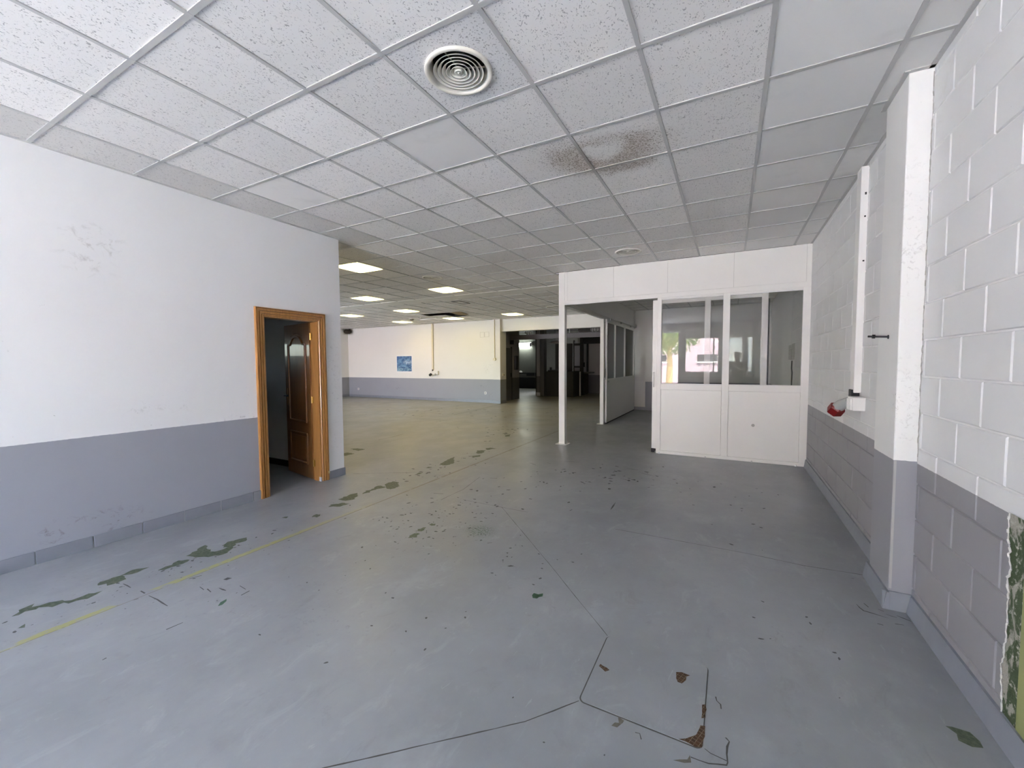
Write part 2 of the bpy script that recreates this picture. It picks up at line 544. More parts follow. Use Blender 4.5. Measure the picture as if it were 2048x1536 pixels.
def glass_material(name, tint=(0.93, 0.95, 0.94), ior=1.5):
    m = bpy.data.materials.new(name)
    m.use_nodes = True
    t = m.node_tree
    t.nodes.clear()
    out = t.nodes.new('ShaderNodeOutputMaterial')
    fr = t.nodes.new('ShaderNodeFresnel')
    fr.inputs['IOR'].default_value = ior
    tr = t.nodes.new('ShaderNodeBsdfTransparent')
    tr.inputs[0].default_value = (*tint, 1)
    gl = t.nodes.new('ShaderNodeBsdfGlossy')
    gl.inputs['Roughness'].default_value = 0.0
    mx = t.nodes.new('ShaderNodeMixShader')
    t.links.new(fr.outputs[0], mx.inputs[0])
    t.links.new(tr.outputs[0], mx.inputs[1])
    t.links.new(gl.outputs[0], mx.inputs[2])
    t.links.new(mx.outputs[0], out.inputs[0])
    return m
m_glass = glass_material('window_glass', (0.90, 0.91, 0.91))
m_glass_clear = glass_material('clear_window_glass', (0.95, 0.96, 0.95))
m_glass_office = glass_material('office_glass', (0.93, 0.93, 0.925), 1.36)

def emit_material(name, col, strength):
    m = bpy.data.materials.new(name)
    m.use_nodes = True
    t = m.node_tree
    t.nodes.clear()
    out = t.nodes.new('ShaderNodeOutputMaterial')
    e = t.nodes.new('ShaderNodeEmission')
    e.inputs[0].default_value = (*col, 1)
    e.inputs[1].default_value = strength
    t.links.new(e.outputs[0], out.inputs[0])
    return m
m_lamp = emit_material('warm_lamp_diffuser', (1.0, 0.80, 0.24), 1.05)
m_tube = emit_material('tube_lamp', (0.93, 1.0, 0.90), 2.0)

# ------------------------------------------------------------------ measured floor marks (metres on the floor plane)
PATCHES = [
    ('olive', [(-3.719,0.673),(-3.752,0.705),(-3.797,0.739),(-3.795,0.785),(-3.758,0.767),(-3.73,0.834),(-3.716,0.869),(-3.652,0.909),(-3.643,0.958),(-3.631,1.014),(-3.603,1.046),(-3.593,1.009),(-3.584,0.965),(-3.6,0.917),(-3.632,0.87),(-3.649,0.831),(-3.665,0.808),(-3.699,0.79),(-3.685,0.761),(-3.714,0.732),(-3.71,0.706)]),
    ('olive', [(-3.733,1.047),(-3.772,1.081),(-3.77,1.119),(-3.775,1.174),(-3.788,1.227),(-3.781,1.282),(-3.733,1.334),(-3.713,1.286),(-3.721,1.232),(-3.75,1.197),(-3.675,1.178),(-3.666,1.145),(-3.651,1.108),(-3.697,1.084)]),
    ('olive', [(-3.614,1.348),(-3.636,1.368),(-3.635,1.421),(-3.655,1.477),(-3.59,1.531),(-3.574,1.475),(-3.578,1.429),(-3.588,1.372)]),
    ('olive', [(-3.682,1.555),(-3.722,1.606),(-3.75,1.654),(-3.779,1.704),(-3.743,1.71),(-3.677,1.692),(-3.581,1.692),(-3.576,1.744),(-3.574,1.771),(-3.649,1.771),(-3.671,1.84),(-3.673,1.881),(-3.635,1.952),(-3.556,1.914),(-3.579,1.861),(-3.594,1.839),(-3.51,1.804),(-3.467,1.726),(-3.471,1.664),(-3.518,1.616),(-3.608,1.581)]),
    ('olive', [(-3.514,0.663),(-3.537,0.689),(-3.523,0.703),(-3.504,0.687)]),
    ('green', [(-2.743,1.304),(-2.773,1.333),(-2.782,1.367),(-2.756,1.357),(-2.736,1.322)]),
    ('dark', [(-3.06,1.488),(-3.06,1.517),(-3.019,1.528),(-3.026,1.491)]),
    ('olive', [(-3.561,2.518),(-3.589,2.558),(-3.586,2.603),(-3.532,2.624),(-3.499,2.586),(-3.5,2.539)]),
    ('olive', [(-3.647,2.798),(-3.705,2.851),(-3.633,2.93),(-3.525,2.965),(-3.547,2.89),(-3.578,2.825)]),
    ('olive', [(-3.751,3.002),(-3.785,3.086),(-3.774,3.178),(-3.753,3.263),(-3.66,3.164),(-3.618,3.093),(-3.658,3.014)]),
    ('olive', [(-3.68,3.251),(-3.749,3.367),(-3.703,3.416),(-3.749,3.555),(-3.728,3.594),(-3.651,3.577),(-3.732,3.677),(-3.733,3.783),(-3.634,3.786),(-3.524,3.67),(-3.51,3.595),(-3.51,3.515),(-3.62,3.566),(-3.654,3.521),(-3.665,3.436),(-3.657,3.337)]),
    ('olive', [(-3.732,4.741),(-3.793,4.877),(-3.83,5.078),(-3.835,5.243),(-3.592,4.894),(-3.61,4.843),(-3.63,4.752)]),
    ('olive', [(-3.651,5.402),(-3.597,5.478),(-3.55,5.551),(-3.497,5.432),(-3.574,5.374)]),
    ('olive', [(-3.721,5.669),(-3.774,5.825),(-3.678,5.907),(-3.587,5.684),(-3.635,5.609)]),
    ('olive', [(-3.758,6.036),(-3.709,6.119),(-3.586,6.122),(-3.64,5.925)]),
    ('olive', [(-2.38,2.597),(-2.423,2.659),(-2.408,2.704),(-2.352,2.704),(-2.342,2.644)]),
    ('olive', [(-2.434,2.726),(-2.435,2.801),(-2.399,2.841),(-2.379,2.784),(-2.406,2.735)]),
    ('olive', [(-2.427,2.9),(-2.42,2.936),(-2.369,2.952),(-2.353,2.906),(-2.388,2.879)]),
    ('olive', [(-5.489,4.478),(-5.679,4.635),(-5.63,4.712),(-5.461,4.692),(-5.477,4.583)]),
    ('olive', [(-5.837,4.939),(-5.763,5.034),(-5.581,5.032),(-5.583,4.875)]),
    ('olive', [(-3.8,2.378),(-3.799,2.414),(-3.756,2.436),(-3.743,2.39)]),
    ('olive', [(-3.809,4.505),(-3.807,4.583),(-3.737,4.579),(-3.74,4.501)]),
    ('olive', [(-3.706,4.194),(-3.71,4.261),(-3.666,4.284),(-3.663,4.182)]),
    ('olive', [(-4.074,7.306),(-4.041,7.403),(-4.042,7.484),(-3.95,7.288),(-3.983,7.194)]),
    ('green', [(-1.093,2.3),(-1.089,2.328),(-1.061,2.329),(-1.038,2.348),(-1.024,2.317),(-1.042,2.301),(-1.046,2.28),(-1.071,2.274)]),
    ('olive', [(0.795,2.223),(0.824,2.244),(0.859,2.225),(0.874,2.191),(0.879,2.159),(0.844,2.146),(0.815,2.16),(0.805,2.191)]),
    ('rust', [(-0.535,1.892),(-0.535,1.909),(-0.518,1.904),(-0.499,1.901),(-0.483,1.887),(-0.5,1.872),(-0.52,1.88)]),
    ('rust', [(-0.198,1.982),(-0.2,2.022),(-0.177,2.034),(-0.14,2.031),(-0.152,2.016),(-0.152,1.991),(-0.17,1.96),(-0.186,1.964)]),
    ('rust', [(-0.079,1.801),(-0.081,1.876),(-0.066,1.884),(-0.064,1.809)]),
    ('rust', [(-0.154,1.657),(-0.129,1.674),(-0.096,1.709),(-0.085,1.742),(-0.08,1.761),(-0.067,1.767),(-0.064,1.69),(-0.071,1.662),(-0.092,1.655),(-0.128,1.657)]),
    ('brown', [(-0.16,1.556),(-0.142,1.574),(-0.118,1.588),(-0.105,1.609),(-0.102,1.581),(-0.122,1.563)]),
    ('brown', [(-0.399,1.595),(-0.389,1.614),(-0.377,1.623),(-0.388,1.654),(-0.36,1.644),(-0.364,1.632),(-0.379,1.601)]),
    ('brown', [(-0.535,1.659),(-0.525,1.672),(-0.515,1.67),(-0.525,1.656)]),
    ('dark', [(-1.413,2.557),(-1.394,2.577),(-1.372,2.582),(-1.362,2.573),(-1.342,2.564),(-1.362,2.573),(-1.391,2.552)]),
    ('dark', [(-1.49,2.677),(-1.484,2.696),(-1.471,2.68)]),
    ('dark', [(-1.477,2.597),(-1.471,2.606),(-1.464,2.593)]),
    ('dark', [(-1.522,2.735),(-1.503,2.75),(-1.499,2.733)]),
]
FLOOR_LINES = [
    ('joint', 0.005, [(-1.39,0.833),(-1.283,0.935),(-1.004,1.189),(-0.721,1.45),(-0.557,1.652)]),
    ('joint', 0.003, [(-2.044,3.601),(-1.682,3.247),(-1.038,2.615),(-0.896,2.468),(-0.693,2.268),(-0.56,2.134)]),
    ('joint', 0.004, [(-2.539,3.615),(-2.046,3.604),(-1.751,3.6)]),
    ('joint', 0.004, [(-2.747,3.499),(-2.752,3.659),(-2.746,3.912),(-2.861,4.465)]),
    ('joint', 0.0045, [(-0.881,3.583),(-0.581,3.584),(-0.188,3.583),(0.165,3.582),(0.488,3.553),(0.871,3.585)]),
    ('joint', 0.007, [(-4.466,3.809),(-4.059,4.071),(-3.674,4.294)]),
    ('brownline', 0.012, [(-7.616,8.579),(-6.631,8.583),(-5.736,8.581)]),
    ('brownline', 0.014, [(-6.041,5.78),(-6.028,6.112),(-6.082,6.51)]),
    ('brownline', 0.02, [(-7.081,9.673),(-7.16,11.187),(-7.402,13.027)]),
    ('brownline', 0.025, [(-8.423,9.03),(-8.382,9.787),(-8.467,10.853)]),
    ('brownline', 0.025, [(-9.477,9.267),(-9.43,9.773),(-9.345,10.696)]),
    ('crack', 0.006, [(-0.104,1.6),(-0.074,1.606),(-0.044,1.608),(-0.014,1.62),(0.015,1.628),(0.019,1.641),(0.012,1.677),(0.014,1.711),(0.02,1.739),(0.013,1.753)]),
    ('crack', 0.005, [(-0.03,1.954),(-0.022,1.933),(-0.011,1.918),(-0.009,1.893)]),
    ('crack', 0.003, [(-0.061,1.659),(-0.039,1.654),(0.015,1.651)]),
    ('crack', 0.004, [(-0.309,1.61),(-0.29,1.616),(-0.278,1.591)]),
    ('scratch', 0.012, [(-3.6,1.143),(-3.552,1.147),(-3.492,1.146)]),
    ('scratch', 0.012, [(-3.268,1.157),(-3.164,1.163),(-3.021,1.158)]),
    ('scratch', 0.012, [(-3.383,1.16),(-3.323,1.158)]),
    ('scratch', 0.012, [(-3.277,1.385),(-3.251,1.45)]),
    ('scratch', 0.012, [(-2.869,1.497),(-2.789,1.49)]),
    ('scratch', 0.012, [(-2.742,1.436),(-2.748,1.491)]),
    ('scratch', 0.012, [(-2.963,1.416),(-2.92,1.418),(-2.888,1.421)]),
    ('scratch', 0.012, [(-3.022,1.374),(-2.957,1.365)]),
    ('scratch', 0.012, [(-3.094,1.366),(-3.029,1.358)]),
    ('scratch', 0.012, [(-2.756,1.046),(-2.747,1.121)]),
    ('scratch', 0.012, [(-2.755,0.781),(-2.756,0.797)]),
    ('scratch', 0.008, [(0.703,3.125),(0.712,3.085),(0.724,3.058),(0.75,3.054),(0.786,3.044),(0.832,3.032)]),
    ('scratch', 0.008, [(0.747,3.156),(0.76,3.117)]),
    ('scratch', 0.008, [(0.804,3.118),(0.827,3.105)]),
    ('scratch', 0.008, [(0.829,3.077),(0.851,3.065),(0.874,3.063)]),
    ('scratch', 0.008, [(0.88,3.087),(0.904,3.072),(0.933,3.053)]),
    ('scratch', 0.008, [(0.758,2.942),(0.782,2.936)]),
    ('scratch', 0.008, [(0.844,2.984),(0.885,2.992)]),
    ('scratch', 0.008, [(0.754,3.49),(0.769,3.492)]),
    ('scratch', 0.014, [(-2.187,5.766),(-1.97,5.806)]),
    ('scratch', 0.014, [(-2.612,5.44),(-2.462,5.352)]),
    ('scratch', 0.014, [(-2.378,5.558),(-2.309,5.535)]),
    ('scratch', 0.014, [(-1.26,5.765),(-1.104,5.734)]),
    ('scratch', 0.014, [(-1.029,5.595),(-0.846,5.521)]),
    ('scratch', 0.014, [(-1.214,5.207),(-1.115,5.177)]),
    ('scratch', 0.014, [(-2.717,4.474),(-2.627,4.507)]),
    ('scratch', 0.014, [(-1.038,4.043),(-1.048,4.283)]),
    ('scratch', 0.014, [(-2.966,3.646),(-2.853,3.679)]),
    ('scratch', 0.014, [(-1.394,3.829),(-1.384,3.873)]),
    ('scratch', 0.014, [(-1.737,2.813),(-1.71,2.845)]),
    ('scratch', 0.014, [(-1.372,5.526),(-1.338,5.558)]),
    ('scratch', 0.014, [(-0.819,5.084),(-0.787,5.1)]),
]
# ================================================================== STRUCTURE
# ------------------------------------------------------------------ floor
floor = MB().box(HALL_X - 0.2, RX + 0.2, FRONT_Y - 0.2, 23.0, -0.12, 0.0).build('floor', m_floor)
tag(floor, 'worn grey painted concrete floor with flaking green patches', 'floor', kind='structure')

def jag(poly, amp, step=0.025):
    out = []
    n = len(poly)
    for i in range(n):
        a, b = Vector(poly[i]), Vector(poly[(i + 1) % n])
        d = b - a
        k = max(1, int(d.length / step))
        nrm = Vector((-d.y, d.x)).normalized() if d.length > 1e-6 else Vector((0, 0))
        for j in range(k):
            q = a + d * (j / k) + nrm * random.uniform(-amp, amp)
            out.append((q.x, q.y))
    return out

def flat_poly(name, poly, z, mat, parent, smooth_amp=0.008):
    bm = bmesh.new()
    pts = jag(poly, smooth_amp)
    vs = [bm.verts.new((x, y, z)) for x, y in pts]
    try:
        f = bm.faces.new(vs)
    except ValueError:
        bm.free()
        return None
    if f.normal.z < 0 or f.calc_area() == 0:
        f.normal_update()
    f.normal_update()
    if f.normal.z < 0:
        f.normal_flip()
    bmesh.ops.triangulate(bm, faces=bm.faces[:])
    me = bpy.data.meshes.new(name)
    bm.to_mesh(me)
    bm.free()
    me.materials.append(mat)
    return link_mesh(name, me, parent)

def ribbon(name, pts, w, z, mat, parent, amp=0.0, taper=False):
    ps = [Vector((x, y, 0)) for x, y in pts]
    fine = []
    for a, b in zip(ps, ps[1:]):
        k = max(1, int((b - a).length / 0.06))
        fine += [a + (b - a) * (i / k) for i in range(k)]
    fine.append(ps[-1])
    n = len(fine)
    L, R = [], []
    for i, p in enumerate(fine):
        t = (fine[min(i + 1, n - 1)] - fine[max(i - 1, 0)]).normalized()
        s = Vector((-t.y, t.x, 0))
        ww = w * (0.6 + 0.8 * random.random()) / 2
        if taper:
            ww *= max(0.12, math.sin(math.pi * (i + 0.3) / (n - 0.4)))
        c = p + s * random.uniform(-amp, amp)
        L.append((c + s * ww)[:2] + (z,))
        R.append((c - s * ww)[:2] + (z,))
    mb = MB().add(L + R, [(i, n + i, n + i + 1, i + 1) for i in range(n - 1)])
    return mb.build(name, mat, parent)

PATCH_MAT = {'olive': m_oliv, 'dark': m_chip, 'green': m_green, 'brown': m_brown}
PATCH_NAME = {'olive': 'bare_patch', 'dark': 'paint_chip', 'green': 'green_paint_patch', 'brown': 'broken_edge'}
for kind, poly in PATCHES:
    if kind == 'rust':
        continue
    flat_poly(PATCH_NAME[kind], poly, 0.0006, PATCH_MAT[kind], floor, 0.016 if kind == 'olive' else 0.005)
LINE_MAT = {'joint': m_joint, 'brownline': m_brownline, 'crack': m_joint, 'scratch': m_chip}
LINE_NAME = {'joint': 'floor_joint', 'brownline': 'worn_floor_line', 'crack': 'floor_crack', 'scratch': 'floor_scratch'}
for kind, w, pts in FLOOR_LINES:
    ribbon(LINE_NAME[kind], pts, w, 0.0008, LINE_MAT[kind], floor, amp=0.004 if kind == 'crack' else 0.001, taper=(kind == 'scratch'))

# loose scatter of tiny flaked chips: too many and too small to pick apart
mb = MB()
def chip(cx, cy, r, stretch=1.8):
    a = random.uniform(0, math.pi)
    n = random.randint(5, 7)
    pts = []
    for k in range(n):
        t = 2 * math.pi * k / n
        u, v = r * stretch * math.cos(t) * random.uniform(0.6, 1.2), r * math.sin(t) * random.uniform(0.6, 1.2)
        pts.append((cx + u * math.cos(a) - v * math.sin(a), cy + u * math.sin(a) + v * math.cos(a), 0.0005))
    mb.add(pts, [tuple(range(n))])
for (cx, cy, sx, sy, cnt, r) in ((-2.4, 2.9, 0.55, 0.55, 85, 0.009), (-2.6, 3.6, 0.5, 0.5, 26, 0.012), (-1.2, 5.4, 0.8, 0.6, 42, 0.017),
                                 (-3.55, 1.5, 0.22, 0.7, 34, 0.008), (-3.6, 4.4, 0.25, 1.2, 40, 0.016), (-1.3, 2.7, 0.5, 0.5, 16, 0.008),
                                 (0.0, 4.6, 0.6, 0.9, 18, 0.010), (-4.6, 7.6, 0.8, 1.0, 34, 0.022), (-7.5, 10.0, 2.4, 1.6, 40, 0.03),
                                 (-2.0, 1.6, 0.9, 0.5, 22, 0.006), (-0.4, 1.3, 0.4, 0.3, 14, 0.004), (0.3, 2.6, 0.35, 0.6, 9, 0.007), (-1.9, 4.6, 0.7, 0.6, 26, 0.012)):
    for _ in range(cnt):
        chip(random.gauss(cx, sx * 0.6), random.gauss(cy, sy * 0.6), r * random.uniform(0.4, 1.3))
chips = mb.build('paint_flakes', m_chip, floor)
chips['kind'] = 'stuff'

# ------------------------------------------------------------------ walls
WT = 0.12
# left wall with the doorway
DY0, DY1, DZ = 2.70, 3.40, 2.03
mb = MB()
mb.box(LX - WT, LX, FRONT_Y, DY0, 0, TOP)
mb.box(LX - WT, LX, DY1, CORNER_Y, 0, TOP)
mb.box(LX - WT, LX, DY0, DY1, DZ, TOP)
wall_left = mb.build('wall_left', m_wall_left)
tag(wall_left, 'white plaster wall with grey lower band around the wooden door', 'wall', kind='structure')

wl2 = MB().box(HALL_X, LX - WT, CORNER_Y - 0.06, CORNER_Y, 0, HALL_WIN[2])
wl2.box(HALL_X, LX - WT, CORNER_Y - 0.06, CORNER_Y, HALL_WIN[3], TOP)
wl2.box(HALL_X, HALL_WIN[0], CORNER_Y - 0.06, CORNER_Y, HALL_WIN[2], HALL_WIN[3])
wl2.box(HALL_WIN[1], LX - WT, CORNER_Y - 0.06, CORNER_Y, HALL_WIN[2], HALL_WIN[3])
tag(wl2.build('wall_hall_front', m_wall), 'white wall of the hall with a daylight window', 'wall', kind='structure')
tag(MB().box(HALL_X - 0.15, HALL_X, CORNER_Y - 0.06, BY + 0.2, 0, TOP).build('wall_hall_left', m_wall), 'far side wall of the hall, white over grey', 'wall', kind='structure')
m_small = wall_paint('small_room_paint', (0.62, 0.60, 0.57), (0.62, 0.60, 0.57), 0.05)
SRW = (2.1, 3.1, 1.66, 1.90)
sr = MB().box(-8.6, -8.5, -0.1, CORNER_Y - 0.06, 0, SRW[2]).box(-8.6, -8.5, -0.1, CORNER_Y - 0.06, SRW[3], TOP)
sr.box(-8.6, -8.5, -0.1, SRW[0], SRW[2], SRW[3]).box(-8.6, -8.5, SRW[1], CORNER_Y - 0.06, SRW[2], SRW[3])
sr.box(-8.5, LX - WT, CORNER_Y - 0.066, CORNER_Y - 0.06, 0, TOP)
sr.box(-8.5, LX - WT, -0.1, 0.0, 0, TOP)
tag(sr.build('wall_small_room', m_small), 'plain walls of the dark small room behind the wooden door', 'wall', kind='structure')
MB().box(-8.552, -8.548, SRW[0], SRW[1], SRW[2], SRW[3]).build('frosted_pane', glass_material('dim_glass', (0.35, 0.36, 0.37)), bpy.data.objects['wall_small_room'])
tag(MB().box(-8.5, LX - WT, 0.0, CORNER_Y - 0.06, 2.7, 2.76).build('ceiling_small_room', m_plasterboard), 'plain ceiling of the dark small room behind the wooden door', 'ceiling', kind='structure')
tag(MB().box(-8.5, LX - WT, CORNER_Y - 0.075, CORNER_Y - 0.06, 0, 0.09).build('baseboard_small_room', m_void), 'dark skirting of the small room', 'skirting', kind='structure')

# back wall of the hall and of the office, with the wide opening between them
OPX0, OPX1, OPZ = -7.47, -2.95, 2.66
mb = MB()
mb.box(HALL_X, -7.77, BY, BY + 0.2, 0, TOP)
mb.box(OPX1, RX + 0.2, BY, BY + 0.2, 0, TOP)
mb.box(OPX0, OPX1, BY, BY + 0.2, OPZ, TOP)
wall_back = mb.build('wall_back', m_wall)
tag(wall_back, 'long white back wall with grey lower band and a wide dark opening', 'wall', kind='structure')
tag(MB().box(-7.77, OPX0, BY - 0.1, BY + 0.35, 0, TOP).build('wall_pier', m_wall, bevel=0.006), 'projecting wall pier at the side of the dark opening', 'pillar', kind='structure')

# front wall behind the camera, with its doorway and windows
def wall_with_holes(mb, x0, x1, y0, y1, z1, holes):
    xs = sorted({x0, x1, *[h[0] for h in holes], *[h[1] for h in holes]})
    for a, b in zip(xs, xs[1:]):
        zs = [0.0]
        for h in sorted(holes, key=lambda h: h[2]):
            if h[0] <= a + 1e-6 and h[1] >= b - 1e-6:
                zs += [h[2], h[3]]
        zs.append(z1)
        for k in range(0, len(zs), 2):
            if zs[k + 1] - zs[k] > 1e-4:
                mb.box(a, b, y0, y1, zs[k], zs[k + 1])
mb = MB()
wall_with_holes(mb, LX - WT, RX + 0.2, FRONT_Y - 0.2, FRONT_Y, TOP, [OPEN_DOOR, WIN_A, WIN_B, WIN_C])
tag(mb.build('wall_front', m_wall), 'front wall with windows, seen only reflected in the office glass', 'wall', kind='structure')

for i, (wx0, wx1, wz0, wz1) in enumerate((WIN_A, WIN_B, WIN_C)):
    w = thing('window_%d' % (i + 1), ((wx0 + wx1) / 2, FRONT_Y - 0.1, wz0),
              ('wide clear window of the front wall, reflected in the office glass', 'window with a pale translucent blind, reflected in the office glass', 'narrow window with a pale blind, reflected in the office glass')[i], 'window', kind='structure')
    fr = 0.05
    mb = MB()
    mb.box(wx0, wx1, FRONT_Y - 0.13, FRONT_Y - 0.07, wz0, wz0 + fr)
    mb.box(wx0, wx1, FRONT_Y - 0.13, FRONT_Y - 0.07, wz1 - fr, wz1)
    mb.box(wx0, wx0 + fr, FRONT_Y - 0.13, FRONT_Y - 0.07, wz0 + fr, wz1 - fr)
    mb.box(wx1 - fr, wx1, FRONT_Y - 0.13, FRONT_Y - 0.07, wz0 + fr, wz1 - fr)
    if i == 0:
        mb.box(wx1 - 0.24, wx1 - 0.19, FRONT_Y - 0.13, FRONT_Y - 0.07, wz0 + fr, wz1 - fr)
    mb.build('window_frame', m_alu, w)
    MB().box(wx0 + fr, wx1 - fr, FRONT_Y - 0.104, FRONT_Y - 0.098, wz0 + fr, wz1 - fr).build('window_pane', m_glass if i == 0 else m_glass_clear, w)
w = thing('window_4', ((HALL_WIN[0] + HALL_WIN[1]) / 2, CORNER_Y - 0.03, HALL_WIN[2]), 'daylight window of the hall, out of sight behind the left wall', 'window', kind='structure')
mb = MB()
for a, b, c, d in ((HALL_WIN[0], HALL_WIN[1], HALL_WIN[2], HALL_WIN[2] + 0.05), (HALL_WIN[0], HALL_WIN[1], HALL_WIN[3] - 0.05, HALL_WIN[3]),
                   (HALL_WIN[0], HALL_WIN[0] + 0.05, HALL_WIN[2], HALL_WIN[3]), (HALL_WIN[1] - 0.05, HALL_WIN[1], HALL_WIN[2], HALL_WIN[3])):
    mb.box(a, b, CORNER_Y - 0.055, CORNER_Y - 0.005, c, d)
mb.build('window_frame', m_alu, w)
portal(OPEN_DOOR[0], OPEN_DOOR[1], OPEN_DOOR[2], OPEN_DOOR[3], FRONT_Y - 0.21)
portal(WIN_A[0], WIN_A[1], WIN_A[2], WIN_A[3], FRONT_Y - 0.21)
portal(WIN_B[0], WIN_C[1], WIN_B[2], WIN_B[3], FRONT_Y - 0.21)
portal(HALL_WIN[0], HALL_WIN[1], HALL_WIN[2], HALL_WIN[3], CORNER_Y - 0.08)

m_blind = Mat('translucent_blind', (0.72, 0.74, 0.66), 0.8)
m_blind.b.inputs['Transmission Weight'].default_value = 0.0
_tr = m_blind.n('ShaderNodeBsdfTranslucent')
_tr.inputs[0].default_value = (0.96, 0.97, 0.90, 1)
_mx = m_blind.n('ShaderNodeMixShader')
_mx.inputs[0].default_value = 0.92
m_blind.t.links.new(m_blind.b.outputs[0], _mx.inputs[1])
m_blind.t.links.new(_tr.outputs[0], _mx.inputs[2])
m_blind.t.links.new(_mx.outputs[0], m_blind.t.nodes['Material Output'].inputs[0])
m_blind = m_blind.m
for k, wdw in enumerate((WIN_B, WIN_C)):
    b = thing('roller_blind', ((wdw[0] + wdw[1]) / 2, FRONT_Y - 0.05, wdw[2]), ('pale translucent blind drawn over the wider front window', 'pale translucent blind drawn over the narrow front window')[k], 'blind')
    MB().box(wdw[0] + 0.03, wdw[1] - 0.03, FRONT_Y - 0.052, FRONT_Y - 0.050, wdw[2] + 0.02, wdw[3] - 0.03).build('fabric', m_blind, b)
    MB().tube([(wdw[0] + 0.03, FRONT_Y - 0.05, wdw[3] - 0.03), (wdw[1] - 0.03, FRONT_Y - 0.05, wdw[3] - 0.03)], 0.02).build('roller', m_alu, b)

# right wall of painted concrete blocks
wall_right = MB().box(RX + 0.006, RX + 0.2, FRONT_Y, BY, 0, TOP).build('wall_right', m_mortar)
tag(wall_right, 'painted concrete block wall, white above a grey lower band', 'wall', kind='structure')
BH, BL, JT = 0.2075, 0.405, 0.008
def block_mesh(ln):
    bm = bmesh.new()
    bmesh.ops.create_cube(bm, size=1.0)
    for v in bm.verts:
        v.co.x *= 0.030
        v.co.y *= (ln - JT)
        v.co.z *= (BH - JT)
    edges = [e for e in bm.edges if all(v.co.x < 0 for v in e.verts)]
    bmesh.ops.bevel(bm, geom=edges, offset=0.0045, segments=1, affect='EDGES')
    me = bpy.data.meshes.new('block')
    bm.to_mesh(me)
    bm.free()
    me.materials.append(m_block)
    return me
blk_full = block_mesh(BL)
rows = [1.596 - BH * 8 + BH * k for k in range(17)]
nblk = 0
for k, z0 in enumerate(rows):
    zc = z0 + BH / 2
    if z0 < -0.12 or z0 > CZ:
        continue
    shift = 0.0 if (k % 2 == 0) else BL / 2
    y = 1.716 + shift - BL * 1
    while y < 9.0:
        y0, y1 = max(y, 1.55), min(y + BL, 9.0)
        segs = [(y0, y1)]
        if z0 < 0.9 and y1 > 1.55:
            pass
        for a, b in segs:
            # the pillar hides part of the wall, the partition cuts it
            if a >= 3.20 and b <= 3.53:
                continue
            if b - a < 0.03:
                continue
            if abs((b - a) - BL) < 1e-3:
                me = blk_full
            else:
                me = block_mesh(b - a)
            jx = random.uniform(-0.0012, 0.0012)
            link_mesh('block', me, wall_right, (RX + 0.015 + jx, (a + b) / 2, zc))
            nblk += 1
        y += BL
# pillar
pil = MB().box(0.86, RX + 0.05, 3.172, 3.545, 0, TOP).build('wall_pillar', m_pillar, bevel=0.005)
tag(pil, 'shallow plastered pillar standing out from the block wall', 'pillar', kind='structure')
# painted shadow of a ragged crack down the corner of pillar and blocks
pts = []
z = 0.9
mb = MB()
prev = None
while z < 3.08:
    p = (RX - 0.003, 3.168 - abs(random.gauss(0.004, 0.004)), z)
    if prev:
        mb.tube([prev, p], random.uniform(0.0010, 0.0028), 5, caps=False)
    prev = p
    z += random.uniform(0.015, 0.035)
mb.build('corner_crack', simple('crack_shadow', (0.34, 0.33, 0.30), 0.9), pil)
mb = MB()
mb.box(0.862, 0.874, 3.1695, 3.1725, 0.12, 0.89)
mb.build('corner_bead', simple('corner_bead_paint', (0.42, 0.41, 0.40), 0.5), pil)

# peeled strip and old green panel on the wall next to the front
peel = Mat('peeled_plaster', (0.3, 0.3, 0.26), 0.9, spec=0.2)
p_ = peel.pos()
n1 = peel.noise(peel.scale(p_, (1, 1.6, 0.8)), 9, 5, 0.65, 0.5)
cc = peel.mix(peel.ramp(n1, 0.43, 0.50), (0.36, 0.345, 0.29), (0.075, 0.105, 0.055))
cc = peel.mix(peel.ramp(peel.noise(p_, 26, 5, 0.7), 0.55, 0.66), cc, (0.52, 0.50, 0.44))
peel.base(cc)
peel.bump(peel.noise(p_, 22, 5, 0.7), 0.6, 0.02)
mb = MB()
zs = [0.10 + 0.79 * k / 60 for k in range(61)]
la, drift = [], 0.0
for z in zs:
    drift = drift * 0.8 + random.gauss(0, 0.0045)
    la.append((RX - 0.0025, 2.262 + drift + (random.uniform(0.004, 0.014) if random.random() < 0.12 else 0.0) - 0.012 * (1 - z), z))
lb = [(RX - 0.0025, 2.165 + random.uniform(-0.008, 0.008), z) for z in zs]
mb.add(la + lb, [(i, i + 1, 61 + i + 1, 61 + i) for i in range(60)])
pa = mb.build('peeled_plaster', peel.m, wall_right)
# white torn lip of the grey paint
mb = MB()
for i in range(60):
    a, b = Vector(la[i]), Vector(la[i + 1])
    mb.tube([a + Vector((-0.002, 0.003, 0)), b + Vector((-0.002, 0.003, 0))], random.uniform(0.001, 0.0045), 6)
mb.build('torn_paint_lip', simple('torn_paint', (0.60, 0.58, 0.55), 0.9, var=0.2, vscale=60), wall_right)
MB().box(RX - 0.004, RX + 0.004, 1.5, 2.166, 0.08, 0.89).build('old_green_panel', simple('old_olive_panel', (0.30, 0.32, 0.13), 0.55, var=0.08), wall_right)

